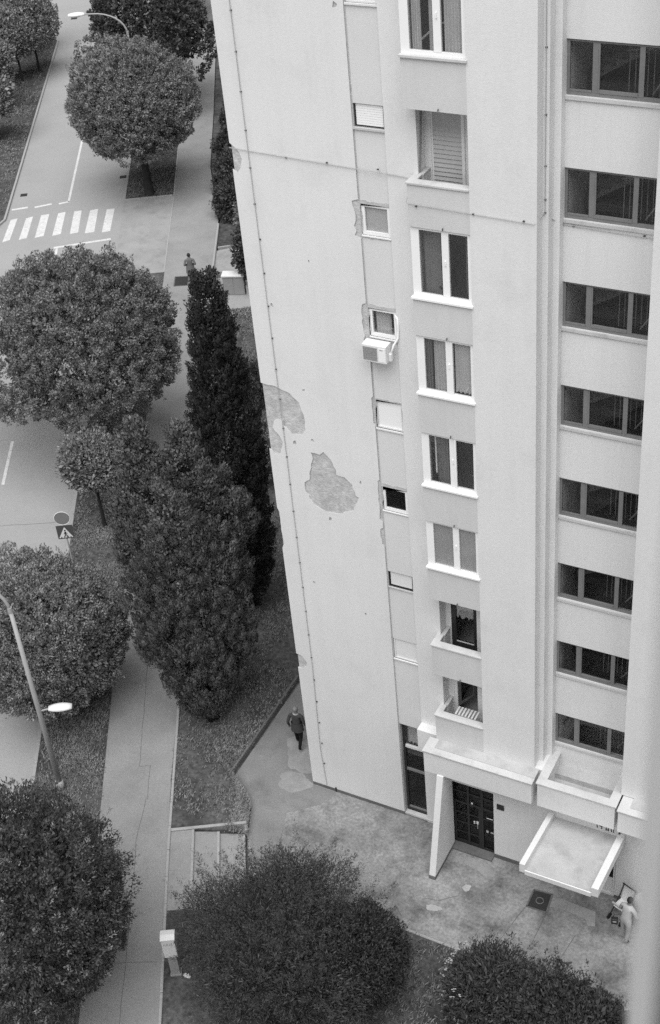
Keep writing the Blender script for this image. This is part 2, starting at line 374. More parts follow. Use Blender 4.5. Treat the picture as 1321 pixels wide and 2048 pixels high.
# paint on the road
ZM = ZR + 0.004
Z = [(-53.33,56.23),(-53.1,56.64),(-54.45,59.15),(-54.73,58.85),(-52.58,56.8),(-52.28,57.16),(-53.69,59.66),(-53.94,59.31),(-51.82,57.31),(-51.46,57.69),(-52.94,60.25),(-53.3,59.93),(-50.97,57.85),(-50.63,58.22),(-52.13,60.78),(-52.45,60.47),(-50.11,58.38),(-49.74,58.7),(-51.3,61.25),(-51.66,61.0),(-49.29,58.71),(-48.86,59.05),(-50.44,61.73),(-50.79,61.4),(-48.39,59.13),(-48.02,59.44),(-49.5,62.08),(-49.89,61.82)]
def flat(name, poly, z, m, parent):
    a = sum(poly[i][0]*poly[(i+1) % len(poly)][1]-poly[(i+1) % len(poly)][0]*poly[i][1] for i in range(len(poly)))
    if a < 0: poly = poly[::-1]
    return MB().prism(poly, z-0.003, z).build(name, m, parent)
for k in range(7): flat('zebra_stripe', Z[4*k:4*k+4], ZM, PAINT, road)
for a, b in (((-55.55,60.01),(-54.8,60.6)), ((-54.38,60.73),(-53.65,61.46)), ((-53.22,61.59),(-52.77,62.09))):
    MB().ribbon([a, b], 0.22, ZM).build('stop_line_dash', PAINT, road)
MB().ribbon([(-52.82, 62.05), (-57.6, 70.2), (-68.5, 88.7)], 0.14, ZM).build('centre_line', PAINT, road)
MB().ribbon([(-49.95, 56.60), (-47.39, 58.58)], 0.22, ZM).build('stop_line', PAINT, road)
MB().ribbon([(-49.72, 56.60), (-47.9, 53.5)], 0.14, ZM).build('centre_line', PAINT, road)
for u in (52.7-0.0, 45.0, 60.4):
    p, q = uv(u+1.7, -14.33), uv(u-1.7, -14.33); MB().ribbon([p, q], 0.14, ZM).build('centre_dash', PAINT, road)
def grate(cx, cy, w, d, z, parent, rz, name='drain_grate'):
    c, s = cos(rz), sin(rz); b = MB()
    P_ = lambda x, y: (cx + x*c - y*s, cy + x*s + y*c)
    b.prism([P_(-w/2, -d/2), P_(w/2, -d/2), P_(w/2, d/2), P_(-w/2, d/2)], z-0.02, z+0.004)
    o = b.build(name, IRON, parent)
    for k in range(5):
        y = -d/2 + d*(k+0.5)/5
        MB().prism([P_(-w*.42, y-.025), P_(w*.42, y-.025), P_(w*.42, y+.025), P_(-w*.42, y+.025)], z+0.004, z+0.012).build('bar', IRON, o)
RZ = atan2(UY, UX)
grate(-56.15, 62.0, 0.42, 0.42, ZR, road, RZ); grate(-51.60, 66.1, 0.42, 0.42, ZR, road, RZ); grate(-73.3, 91.3, 0.5, 0.5, ZR, road, RZ)
def manhole(poly, z, parent, ring=False):
    o = flat('manhole_cover', poly, z+0.006, IRON, parent)
    cx = sum(p[0] for p in poly)/4; cy = sum(p[1] for p in poly)/4
    f = MB()
    for i in range(4):
        a, b = poly[i], poly[(i+1) % 4]
        f.ribbon([(a[0], a[1]), (b[0], b[1])], 0.05, z+0.011)
    f.build('cover_rim', PLINTH, o)
    if ring:
        MB().tube([(cx+0.11*cos(t), cy+0.11*sin(t), z+0.008) for t in np.linspace(0, 2*pi, 18)], 0.012, 5, False).build('handle_ring', GREYFRAME, o)
manhole([(-9.63, 25.79), (-9.07, 25.84), (-9.0, 25.15), (-9.62, 25.13)], 0.0, plaza, True)
manhole([(-41.15,55.6),(-40.47,55.88),(-39.98,54.98),(-40.64,54.65)], ZP, path)
manhole([(-20.31,19.04),(-19.94,19.3),(-19.66,18.75),(-20.03,18.55)], ZP, path)
# joints, cracks and repairs
def crack(pts, z, parent, w=0.014, name='crack', m=CRACKM):
    pp = []
    for a, b in zip(pts, pts[1:]):
        n = max(2, int(hypot(b[0]-a[0], b[1]-a[1])/0.35))
        for k in range(n):
            t = k/n; pp.append((a[0]+(b[0]-a[0])*t+random.uniform(-.018, .018), a[1]+(b[1]-a[1])*t+random.uniform(-.018, .018)))
    pp.append(pts[-1]); MB().ribbon(pp, w, z+0.004).build(name, m, parent)
crack([uv(16, -7.5), uv(24, -7.45), uv(30.2, -7.35), uv(32.0, -7.12)], ZP, path, 0.013, 'asphalt_joint')
crack([uv(33.4, -7.42), uv(40, -7.38), uv(44, -7.4)], ZP, path, 0.013, 'asphalt_joint')
crack([uv(33.4, -7.42), uv(33.4, -7.05), uv(31.9, -7.08)], ZP, path, 0.013, 'asphalt_joint')
crack([uv(21.2, -8.3), uv(21.2, -6.45)], ZP, path, 0.025, 'asphalt_joint')
crack([uv(25.6, -8.5), uv(25.7, -7.5), uv(25.6, -6.5)], ZP, path, 0.013, 'asphalt_joint')
crack([(-9.63, 25.14), (-9.97, 23.31)], 0, plaza); crack([(-9.01, 25.16), (-9.02, 23.82)], 0, plaza); crack([(-7.98, 24.74), (-8.15, 23.4)], 0, plaza)
crack([(-11.6, 24.7), (-12.1, 24.3), (-12.5, 24.2)], 0, plaza, 0.015); crack([(-13.2, 23.6), (-12.9, 23.35)], 0, plaza, 0.02)
crack([uv(43.5, -17), uv(42.8, -11.2)], ZR, road, 0.03, 'asphalt_joint'); crack([uv(48.2, -17), uv(47.8, -11.2)], ZR, road, 0.02, 'asphalt_joint')
def blob(cx, cy, rx, ry, rz, n=40, am=0.22):
    out = []; ph = [random.uniform(0, 6.3) for _ in range(4)]
    for k in range(n):
        t = 2*pi*k/n; r = 1+am*(.55*sin(2*t+ph[0])+.4*sin(3*t+ph[1])+.3*sin(5*t+ph[2])+.2*sin(9*t+ph[3]))+random.uniform(-.03, .03); x, y = rx*r*cos(t), ry*r*sin(t)
        out.append((cx+x*cos(rz)-y*sin(rz), cy+x*sin(rz)+y*cos(rz)))
    return out
flat('repair_patch', blob(-11.45, 25.95, 0.55, 0.22, -0.15), 0.004, REPAIRD, plaza)
flat('repair_patch', blob(-11.50, 25.05, 0.13, 0.12, 0), 0.004, REPAIR, plaza)
flat('repair_patch', blob(-12.12, 23.98, 0.24, 0.11, 0.1), 0.004, REPAIR, plaza)
flat('repair_patch', [(-9.0, 25.75), (-8.75, 25.80), (-7.7, 25.75), (-7.55, 25.25), (-7.75, 25.2), (-7.9, 25.4), (-8.6, 25.45), (-9.0, 25.4)], 0.004, REPAIRD, plaza)
flat('walkway_asphalt', jitter_loop([(-20.40, 43.5), (-20.40, 31.15), (-20.34, 28.6), (-20.28, 26.05), (-19.05, 25.2), (-18.58, 24.10), (-17.6, 22.95), (-16.8, 23.1), (-17.15, 24.43), (-17.72, 24.75), (-17.95, 25.5), (-17.2, 26.15), (-16.92, 26.5), (-16.9, 26.9), (-17.80, 26.9), (-17.80, 43.5)], 0.5, 0.03), 0.004, WALKM, plaza)
flat('repair_patch', blob(-18.35, 26.75, 0.6, 0.40, 0.3), 0.009, REPAIRD, plaza)
flat('repair_patch', blob(-18.6, 28.2, 0.8, 0.9, 0.3), 0.009, REPAIRD, plaza)

# ------------------------------------------------------------------ the apartment tower
Y0, YP, YS, TOP = 26.94, 26.47, 27.34, 41.5
tower = empty('apartment_tower', (-10.0, 26.94, 0))
tag(tower, 'tall pale rendered apartment tower with stair windows and stained facade', 'building')
T = lambda b, name, m, bevel=0.0, parent=None: b.build(name, m, parent or tower, bevel=bevel)

# rendered front of the blind bay: a skin with holes where the render has come off, bare plaster behind
SK = 0.028
T(MB().box(-17.705, -14.425, Y0+SK, 38.0, 0.0, TOP), 'wall_core', CORE)
p1 = [(-17.74,15.47),(-17.32,15.45),(-16.88,15.31),(-16.64,15.09),(-16.53,14.72),(-16.53,14.24),(-16.68,14.05),(-16.95,14.02),(-17.19,14.22),(-17.18,14.42),(-17.49,14.32),(-17.55,14.10),(-17.36,13.86),(-17.29,13.67),(-17.39,13.31),(-17.59,13.21),(-17.74,13.36)]
p3 = [(-17.74,22.11),(-17.62,22.02),(-17.50,21.90),(-17.45,21.73),(-17.52,21.50),(-17.63,21.36),(-17.74,21.45)]
p4 = [(-17.74,5.80),(-17.54,5.76),(-17.40,5.54),(-17.46,5.33),(-17.66,5.21),(-17.74,5.23)]
p6 = [(-17.74,11.35),(-17.68,11.2),(-17.70,10.6),(-17.66,10.1),(-17.74,9.9)]
p2 = [(-16.44,13.54),(-16.17,13.53),(-16.05,13.65),(-15.85,13.44),(-15.72,13.15),(-15.72,12.98),(-15.47,12.96),(-15.26,12.77),(-15.18,12.42),(-15.09,12.39),(-15.21,12.11),(-15.28,11.89),(-15.49,11.8),(-15.81,11.64),(-16.2,11.64),(-16.5,11.77),(-16.73,12.14),(-16.74,12.47),(-16.58,12.6),(-16.48,13.12),(-16.4,13.34)]
p5 = [(-14.66,25.62),(-14.57,25.56),(-14.60,25.48),(-14.69,25.48)]
rough = lambda p: [p[0]] + [q for q in jitter_loop(p[:], 0.10, 0.022)[1:] if True]
def open_rough(p):                       # roughen an open run of points
    out = []
    for a, b in zip(p, p[1:]):
        n = max(1, int(hypot(b[0]-a[0], b[1]-a[1])/0.1))
        for k in range(n):
            t = k/n; j = 0 if k == 0 else 0.02
            out.append((a[0]+(b[0]-a[0])*t+random.uniform(-j, j)*(1 if a[0] > -17.7 else 0), a[1]+(b[1]-a[1])*t+random.uniform(-j, j)))
    return out + [p[-1]]
# render lost along the joint with the window strip
def edge_bite(z0, z1, w): 
    n = max(3, int((z1-z0)/0.12)); return [(-14.425, z0)] + [(-14.425-w*random.uniform(.55, 1), z0+(z1-z0)*(k+0.5)/n) for k in range(n)] + [(-14.425, z1)]
outer = [(-17.74, TOP)] + open_rough(p3) + open_rough(p1) + open_rough(p6) + open_rough(p4) + [(-17.74, 0.13), (-14.425, 0.13)]
for z0, z1, w in ((10.9, 11.55, 0.10), (11.75, 13.15, 0.09), (14.85, 15.75, 0.06), (17.3, 18.42, 0.17), (20.12, 21.12, 0.17)): outer += edge_bite(z0, z1, w)
outer += [(-14.425, TOP)]
loops = [outer, rough(p2)[::-1], rough(p5)[::-1]]
for fx, fz, fr in ((-16.35, 13.95, .05), (-16.9, 13.75, .07), (-15.0, 12.9, .05), (-16.05, 11.4, .06), (-16.45, 15.5, .045), (-17.1, 17.9, .05), (-15.9, 19.3, .03), (-15.2, 8.2, .04), (-16.8, 8.9, .05)):
    loops.append([(fx+fr*random.uniform(.5, 1.2)*cos(q*.7854), fz+fr*random.uniform(.5, 1.5)*sin(q*.7854)) for q in range(8)][::-1])
def skin(loops, yf, yb):
    b = MB(); flatv = [p for l in loops for p in l]
    tri = geometry.tessellate_polygon([[Vector((p[0], p[1], 0)) for p in l] for l in loops])
    b.v = [(p[0], yf, p[1]) for p in flatv] + [(p[0], yb, p[1]) for p in flatv]; n = len(flatv)
    for t in tri:
        a = [Vector(flatv[i]) for i in t]
        if (a[1]-a[0]).cross(a[2]-a[0]) < 0: t = (t[0], t[2], t[1])
        b.f.append(tuple(t))
    s = 0
    for l in loops:
        k = len(l)
        for i in range(k): b.f.append((s+i, s+(i+1) % k, n+s+(i+1) % k, n+s+i))
        s += k
    b.ntri = len(tri); return b
_sk = skin(loops, Y0, Y0+SK+0.001); _o = T(_sk, 'wall_render', RENDER); _o.data.materials.append(CORE)
for _p in _o.data.polygons[_sk.ntri+4:]: _p.material_index = 1
side = MB()
for z0, z1, y in ((0.13, 5.2, 0), (5.2, 5.8, .10), (5.8, 9.9, 0), (9.9, 11.35, .05), (11.35, 13.3, 0), (13.3, 15.45, .14), (15.45, 21.4, 0), (21.4, 22.1, .05), (22.1, TOP, 0)):
    side.box(-17.74, -17.704, Y0+SK+0.002+y, 38.0, z0, z1)
T(side, 'side_render', RENDER)
T(MB().box(-17.73, -14.40, Y0-0.012, Y0+0.012, 0.0, 0.13), 'plinth', PLINTH)
T(MB().box(-16.9, -16.86, Y0-0.03, Y0, 0.0, 0.2), 'drain_stub', DARKFRAME)

# strip of small windows
XS0, XS1, YT = -14.40, -13.63, Y0+0.045
small = [(25.60, 26.35), (22.86, 23.40), (20.22, 21.00), (17.50, 18.28), (14.80, 15.65), (12.15, 12.93), (9.49, 10.02), (6.76, 7.53), (0.10, 4.06)]
zs = [TOP] + [z for a, b in small for z in (b, a)]
cuts = [(small[0][1], TOP)] + [(small[i+1][1], small[i][0]) for i in range(len(small)-1)] + [(0, 0.10)]
for a, b in cuts: T(MB().box(XS0, XS1, YT, YT+0.3, a, b), 'strip_wall', RENDER_STRIP)
T(MB().box(-14.425, XS0, YT-0.012, YT+0.3, 0.1, TOP), 'joint', CEMENT)
T(MB().box(XS1, -12.86, Y0, 27.34, 0.0, TOP), 'band_wall', RENDER)
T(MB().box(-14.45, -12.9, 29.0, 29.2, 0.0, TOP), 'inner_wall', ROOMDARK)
T(MB().box(-14.6, -14.45, 27.35, 29.2, 0.0, TOP), 'inner_wall', ROOM)
for a, b in cuts[:-1]: T(MB().box(-14.45, -13.0, YT+0.31, 29.0, (a+b)/2-0.1, (a+b)/2+0.1), 'floor_slab', ROOM)

def frame_mesh(x0, x1, z0, z1, y0, y1, l, r, t, bt, mull=()):
    b = MB().box(x0, x0+l, y0, y1, z0, z1).box(x1-r, x1, y0, y1, z0, z1)
    b.box(x0+l, x1-r, y0+.002, y1-.002, z0, z0+bt).box(x0+l, x1-r, y0+.002, y1-.002, z1-t, z1)
    for m0, m1 in mull: b.box(m0, m1, y0-.004, y1-.004, z0+bt, z1-t)
    return b
def pane(x0, x1, z0, z1, y, m, parent):
    return MB().box(x0, x1, y, y+0.012, z0, z1).build('pane', m, parent)
def curtain(x0, x1, z0, z1, y, m, parent, folds=7, amp=0.035, slant=0.0):
    b = MB(); n = folds*6; ph = random.uniform(0, 6)
    for i in range(n+1):
        t = i/n; w = amp*(sin(t*folds*2*pi+ph) + 0.5*sin(t*folds*4.3*pi+2*ph))
        b.v += [(x0+(x1-x0)*t+slant*t, y+w, z0), (x0+(x1-x0)*t, y+w*0.8, z1)]
    for i in range(n): b.f.append((2*i, 2*i+2, 2*i+3, 2*i+1))
    return b.build('curtain', m, parent, smooth=True)

WL = {0: 'high small window at the top edge of the strip', 1: 'small window with white shutter and dark side guides', 2: 'small window in broken plaster surround',
      3: 'small curtained window above the air conditioner', 4: 'small window closed with a white panel', 5: 'small dark window with rough cement surround',
      6: 'small panelled window with dark left edge', 7: 'lowest small window closed with a plain panel', 8: 'tall dark ground floor window of the strip'}
def small_window(i, z0, z1, kind):
    x0, x1 = XS0+0.01, XS1-0.02; yf = YT+0.03
    if kind == 'shutter':
        w = T(frame_mesh(x0, x1, z0, z1, yf, yf+0.06, .03, .03, .02, .03), 'window', DARKFRAME)
        b = MB(); n = 9
        for k in range(n):
            a = z0+.03+(z1-z0-.05)*k/n; c = z0+.03+(z1-z0-.05)*(k+1)/n
            b.box(x0+.04, x1-.035, yf+.01, yf+.03, a+.005, c)
        b.build('roller_shutter', WHITE, w); MB().box(x0-.03, x1+.02, YT-.05, YT+.02, z0-.05, z0).build('sill', COPING if i else CEMENT, w)
    elif kind == 'panel':
        w = T(frame_mesh(x0, x1, z0, z1, yf-.01, yf+.05, .045, .045, .045, .045) if i != 6 else frame_mesh(x0, x1, z0, z1, yf-.01, yf+.05, .02, .02, .02, .02), 'window', PANEL if i != 6 else DARKFRAME)
        MB().box(x0+.046, x1-.046, yf+.012, yf+.03, z0+.046, z1-.046).build('infill_panel', WHITE if i == 4 else PANEL, w)
        MB().box(x0-.02, x1+.02, YT-.04, YT+.02, z0-.04, z0).build('sill', PANEL if i != 6 else CEMENT, w)
    else:
        w = T(frame_mesh(x0, x1, z0, z1, yf-.015, yf+.05, .085, .075, .07, .09), 'window', WHITE)
        pane(x0+.086, x1-.076, z0+.091, z1-.071, yf+.02, GLASS if kind == 'curtain' or i == 2 else GLASS_DARK, w)
        if kind == 'curtain': curtain(x0+.1, x1-.24, z0, z1, yf+.14, CURTAIN, w, 4)
        if kind == 'glass': MB().box(x0+.09, x1-.08, yf+.05, yf+.06, z0+.09, z1-.05).build('blind', CURTAIN if i == 2 else ROOMDARK, w)
        MB().box(x0-.01, x1+.01, YT-.03, YT+.014, z0-.035, z0).build('sill', WHITE, w)
    w['label'] = WL[i]
    return w
for i, k in enumerate(('panel', 'shutter', 'glass', 'curtain', 'panel', 'glass', 'panel', 'panel')): small_window(i, *small[i], k)
# rough cement surrounds left by window replacement
def surround(z0, z1, l, r, t, bt):
    lp = jitter_loop([(XS0+.02, z0-bt), (XS1+r, z0-bt), (XS1+r, z1+t), (XS0+.02, z1+t)], 0.10, 0.025)
    hole = [(XS0+.005, z0+.0), (XS1-.015, z0), (XS1-.015, z1), (XS0+.005, z1)]
    lp = [(max(x, XS0+.002), z) for x, z in lp]
    T(skin([lp, hole[::-1]], YT-0.006, YT+0.002), 'cement_surround', CEMENT)
surround(20.22, 21.00, .0, -.005, .09, .08); surround(17.50, 18.28, 0, -.006, .11, .12); surround(12.15, 12.93, 0, -.004, .10, .07); surround(14.80, 15.65, 0, -.008, .04, .06)
# tall ground floor window of the strip
tw = T(frame_mesh(XS0+.02, -13.45, 0.10, 4.06, YT+.12, YT+.20, .07, .05, .04, .14, ()), 'window', DARKFRAME); tw['label'] = WL[8]
MB().box(XS0+.09, -13.5, YT+.115, YT+.195, 1.96, 2.05).build('transom', GREYFRAME, tw)
MB().box(XS0+.09, -13.5, YT+.115, YT+.195, 2.96, 3.06).build('transom', PANEL, tw)
MB().box(XS0+.09, -13.5, YT+.117, YT+.18, 0.25, 0.31).build('transom', GREYFRAME, tw)
for a, b in ((0.32, 1.95), (2.06, 2.95), (3.07, 4.01)): pane(XS0+.095, -13.51, a, b, YT+.15, GLASS_DARK if a < 3 else GLASS, tw)
curtain(XS0+.1, -13.5, 3.05, 4.05, YT+.30, CURTAIN, tw, 6)
b = MB()
for k in range(11): b.box(XS0+.12+k*.07, XS0+.155+k*.07, YT+.205, YT+.23, 2.62, 2.95)
b.box(XS0+.1, -13.5, YT+.231, YT+.25, 2.60, 2.95).build('slatted_screen', PANEL, tw)
T(MB().box(XS0, -13.45, YT-.06, YT+.1, 0.06, 0.12), 'door_sill', COPING)

# the projecting bay: parapets, closed windows, open loggias
XB0, XB1 = -12.93, -11.44
par = [(26.36, 27.48), (23.62, 24.75), (20.88, 21.90), (18.08, 19.07), (15.32, 16.45), (12.56, 13.68), (9.90, 10.99), (7.09, 8.17), (4.45, 5.44)]
kinds = ['closed', 'closed', 'blind', 'closed', 'closed', 'closed', 'plain', 'open', 'open']
T(MB().box(XB0, XB1, YP, 27.0, 27.48, TOP), 'bay_wall', SPANDREL)
T(MB().box(-13.05, -12.862, 27.341, 29.0, 4.0, TOP), 'inner_wall', ROOM); T(MB().box(XB1+.001, XB1+.1, 27.41, 29.0, 4.0, TOP), 'inner_wall', ROOM)
T(MB().box(-12.86, XB1, 28.9, 29.0, 4.0, TOP), 'inner_wall', ROOM)
WN = {1: 'white framed bay window with long pale curtain and open sash', 3: 'white framed bay window with dark glass and open left sash', 4: 'white framed bay window with folds of net curtain',
      5: 'white framed bay window with one sash ajar', 6: 'white framed bay window with plain drawn blinds'}
for i, (z0, z1) in enumerate(par):
    k = kinds[i]
    sp = T(MB().box(XB0, XB1, YP, YP+0.14, z0, z1), 'parapet', SPANDREL)
    MB().box(XB0, XB0+.10, YP+.141, Y0, z0, z1).build('side_parapet', SPANDREL, sp)
    if k in ('blind', 'open'): MB().box(XB0+.082, XB0+.185, Y0+.001, 27.34, z0, z1).build('side_parapet', SPANDREL, sp)
    T(MB().box(XB0+.101, XB1, YP+.141, 28.9, z0, z0+0.16), 'floor_slab', ROOM)
    zt = par[i-1][0] if i else 29.2           # head of the opening above this parapet
    if i == 0: continue
    if k in ('closed', 'plain'):
        y0 = YP+0.055
        w = T(frame_mesh(XB0+.005, XB1-.002, z1, zt, y0, y0+.07, .20, .095, .08, .13, ((-12.17, -12.0),)), 'window', WHITE)
        w['label'] = WN[i]
        MB().box(XB0-.02, XB1+.03, YP-.055, y0-.001, z1-.012, z1+.045).build('sill', WHITE if i != 1 else COPING, w, bevel=.006)
        MB().box(XB0+.006, XB0+.05, y0+.071, Y0-.001, z1, zt).build('side_panel', PANEL, w)
        za, zb = z1+.131, zt-.081
        pane(-12.725, -12.171, za, zb, y0+.03, GLASS, w); pane(-11.999, -11.538, za, zb, y0+.03, GLASS, w)
        # handle
        MB().box(-12.10, -12.07, y0-.03, y0-.005, (za+zb)/2, (za+zb)/2+.12).build('handle', WHITE, w)
        if i == 1:
            curtain(-12.72, -12.50, z1, zt, y0+.13, CURTAIN, w, 4); curtain(-12.30, -12.18, z1, zt, y0+.13, CURTAIN, w, 2); curtain(-11.99, -11.54, z1, zt, y0+.13, CURTAIN, w, 6)
            MB().tube([(-12.70, y0+.3, za+.02), (-12.40, y0+.75, za+.30), (-12.2, y0+.8, za+.36)], .025, 6).build('inner_sash', WHITE, w)
        elif i == 3:
            curtain(-12.70, -12.28, z1, zt, y0+.2, CURTAIN_DARK, w, 3, .02); MB().box(-11.8, -11.77, y0+.5, y0+.54, z1, zt).build('inner_sash', GREYFRAME, w)
            MB().ball((-12.3, y0+.3, za+.1), (.14, .12, .07)).build('bowl', DARKFRAME, w, smooth=True)
        elif i == 4:
            curtain(-12.72, -12.56, z1, zt, y0+.13, CURTAIN_DARK, w, 3); curtain(-12.52, -12.18, z1, zt, y0+.13, CURTAIN, w, 4); curtain(-11.99, -11.54, z1+.14, zt, y0+.13, CURTAIN, w, 4, .03)
            MB().tube([(-11.75, y0+.15, za), (-11.62, y0+.15, za+.28), (-11.55, y0+.15, za+.4)], .02, 6).build('towel_rail', PANEL, w)
        elif i == 5:
            curtain(-12.60, -12.30, z1, zt, y0+.2, CURTAIN_DARK, w, 2, .03); MB().box(-12.66, -12.62, y0+.2, y0+.24, z1+.3, zt).build('inner_sash', WHITE, w)
            MB().box(-12.035, -11.985, y0-.03, y0+.0, za, zb).build('tilted_sash', WHITE, w)
            MB().tube([(-11.75+.25*cos(t), y0+.35, za-.05+.25*sin(t)) for t in np.linspace(0, pi, 12)], .03, 6).build('chair_back', DARKFRAME, w)
        elif i == 6:
            MB().box(-12.724, -12.172, y0+.06, y0+.065, za, zb).build('blind', BLIND, w); MB().box(-11.998, -11.539, y0+.06, y0+.065, za, zb).build('blind', BLIND, w)
    else:
        cp = MB().box(XB0-.03, XB1, YP-.035, YP+.20, z1, z1+.05).build('coping', COPING, sp, bevel=.008)
        MB().box(XB0-.03, XB0+.17, YP+.201, Y0+.0, z1, z1+.05).build('coping', COPING, sp, bevel=.008)
        MB().box(XB0+.082, XB0+.20, Y0+.001, 27.33, z1+.001, z1+.05).build('coping', CEMENT, sp, bevel=.008)
        # recessed wall and window of the loggia
        T(MB().box(-12.86, -12.70, 27.341, 27.45, z0+.16, zt+.2), 'loggia_wall', STAIRWALL)
        T(MB().box(-11.93, XB1, 27.341, 27.45, z0+.16, zt+.2), 'loggia_wall', RENDER)
        T(MB().box(-12.70, -11.93, 27.341, 27.45, z0+.16, z0+.30), 'loggia_wall', STAIRWALL)
        if k == 'blind':
            w = T(frame_mesh(-12.70, -11.93, z0+.301, zt+.2, 27.36, 27.42, .04, .05, .06, .06), 'window', PANEL); w['label'] = 'loggia door closed by a slatted grey roller blind'
            b = MB(); zz0, zz1 = z0+.36, zt+.14; n = 24
            for q in range(n):
                a = zz0+(zz1-zz0)*q/n; c = zz0+(zz1-zz0)*(q+1)/n
                b.quad((-12.66, 27.352, a), (-11.98, 27.352, a), (-11.98, 27.385, c-.016), (-12.66, 27.385, c-.016)); b.quad((-12.66, 27.385, c-.016), (-11.98, 27.385, c-.016), (-11.98, 27.352, c), (-12.66, 27.352, c))
            b.build('roller_blind', BLIND, w)
            MB().tube([(-12.84, 27.0, z1+.05), (-12.83, 27.12, z1+.9), (-12.83, 27.2, z1+1.5)], .02, 6).build('blind_strap', GREYFRAME, w)
            MB().box(-11.95, -11.88, 27.30, 27.36, z0+.3, zt).build('strap_box', RENDER, w)
        elif i == 7:
            w = T(frame_mesh(-12.70, -11.93, z0+.301, zt+.2, 27.36, 27.43, .14, .10, .08, .34), 'window', DARKFRAME); w['label'] = 'loggia door with dark frame and torn paper behind the glass'
            pane(-12.558, -12.032, z0+.645, zt+.11, 27.39, GLASS, w)
            MB().box(-12.56, -12.03, 27.352, 27.358, z0+.63, z0+.67).build('glazing_bar', PANEL, w)
            lp = [(-12.556, zt+.1)] + [(-12.556+.524*q/16, z1+.42+random.uniform(-.06, .07)) for q in range(17)] + [(-12.032, zt+.1)]
            T(skin([lp], 27.425, 27.43), 'paper', BLIND, parent=w)
        else:
            w = T(frame_mesh(-12.70, -11.93, z0+.301, zt+.2, 27.36, 27.43, .10, .04, .08, .30), 'window', PANEL); w['label'] = 'loggia door standing open on a dark room'
            MB().box(-12.60, -11.97, 27.35, 27.36, z0+.60, z0+.66).build('threshold', COPING, w)
            b = frame_mesh(0, .62, z0+.64, zt+.1, 0, .05, .07, .07, .07, .07); aa = radians(62); b.v = [(-12.58 + x*cos(aa)-y*sin(aa), 27.44+x*sin(aa)+y*cos(aa), z) for x, y, z in b.v]
            s_ = b.build('open_sash', GREYFRAME, w)
            b = MB()
            for q in range(7): b.box(-12.45+q*.10, -12.40+q*.10, YP+.30, 27.1, z1-.05, z1-.02)
            for q, f in enumerate(()): pass
            dr = T(b, 'drying_rack', PANEL); 
# hooks under each parapet
for i in range(1, 8):
    z0 = par[i][0]; T(MB().tube([(-12.10, YP-.005, z0+.06), (-12.08, YP-.06, z0+.08), (-12.07, YP-.09, z0+.05)], .014, 5), 'awning_hook', CLIPM)

# wide pier, stepped returns, stair bay
T(MB().box(XB1, -9.89, YP-.004, 27.40, 4.5, TOP), 'pier', RENDER)
T(MB().box(-9.889, -9.75, 26.80, 27.40, 4.5, TOP), 'pier_return', RENDER); T(MB().box(-9.749, -9.60, 27.10, 27.40, 4.5, TOP), 'pier_return', RENDER)
XW0, XW1 = -9.60, -6.9
zt_ = [27.80, 25.09, 22.33, 19.61, 16.88, 14.18, 11.47, 8.76, 6.02]; zb_ = [26.62, 23.91, 21.14, 18.44, 15.72, 13.00, 10.28, 7.57, 4.86]
T(MB().box(XW0, XW1, YS, YS+.22, zt_[0], TOP), 'stair_wall', STAIRWALL)
STW = ['topmost', 'second', 'third', 'fourth', 'fifth', 'sixth', 'seventh', 'lowest']
for i in range(9):
    zn = zt_[i+1] if i < 8 else 3.6
    T(MB().box(XW0, XW1, YS, YS+.22, zn, zb_[i]), 'stair_wall', STAIRWALL)
    z0, z1 = zb_[i]+.0, zt_[i]; y = YS+.045
    w = T(frame_mesh(XW0+.002, XW1, z0, z1, y, y+.06, .065, .06, .06, .09, ((-9.05, -8.93), (-8.08, -7.97))), 'stair_window', GREYFRAME)
    MB().box(-9.535, -9.06, y-.006, y+.05, z0+.091, z0+.12).build('bottom_rail', GREYFRAME, w)
    MB().box(-8.925, -8.085, y-.014, y+.045, z0+.091, z0+.155).build('sash_rail', GREYFRAME, w)
    MB().box(-8.925, -8.895, y-.014, y+.045, z0+.156, z1-.061).build('sash_stile', GREYFRAME, w)
    for a, c in ((-9.534, -9.052), (-8.928, -8.082), (-7.968, -6.962)): pane(a, c, z0+.092, z1-.061, y+.03, GLASS_STAIR, w)
    MB().box(XW0+.001, XW1, YS-.045, YS-.001, zb_[i]-.075, zb_[i]+.012).build('sill', COPING, w, bevel=.006)
    # landing and flight behind the glass
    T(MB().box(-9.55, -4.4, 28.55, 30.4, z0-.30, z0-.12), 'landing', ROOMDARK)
    st = MB(); poly = []
    for q in range(9): poly += [(-9.45+.0*q + .27*q, z0+.10+.155*q), (-9.45+.27*(q+1), z0+.10+.155*q)]
    poly += [(-7.02, z0+1.35), (-9.45, z0-.12)]
    st.v = [(p[0], 28.5, p[1]) for p in poly] + [(p[0], 29.35, p[1]) for p in poly]; n = len(poly)
    st.f = [(q, (q+1) % n, n+(q+1) % n, n+q) for q in range(n)] + [tuple(range(n-1, -1, -1)), tuple(range(n, 2*n))]
    T(st, 'stair_flight', ROOM)
    rl = MB()
    for q in range(16):
        x = -8.45+.13*q; zz = z0+.15+max(0, (x+9.2))*0.18
        rl.tube([(x, 27.95, z0-.1), (x, 27.95, zz+.55)], .011, 5)
    rl.tube([(-8.5, 27.95, z0+.82), (-6.5, 27.95, z0+1.18)], .022, 6); rl.tube([(-7.9, 27.8, z0), (-7.2, 27.8, z0+1.1)], .02, 6)
    tag(T(rl, 'stair_railing', GALV), kind='stuff')
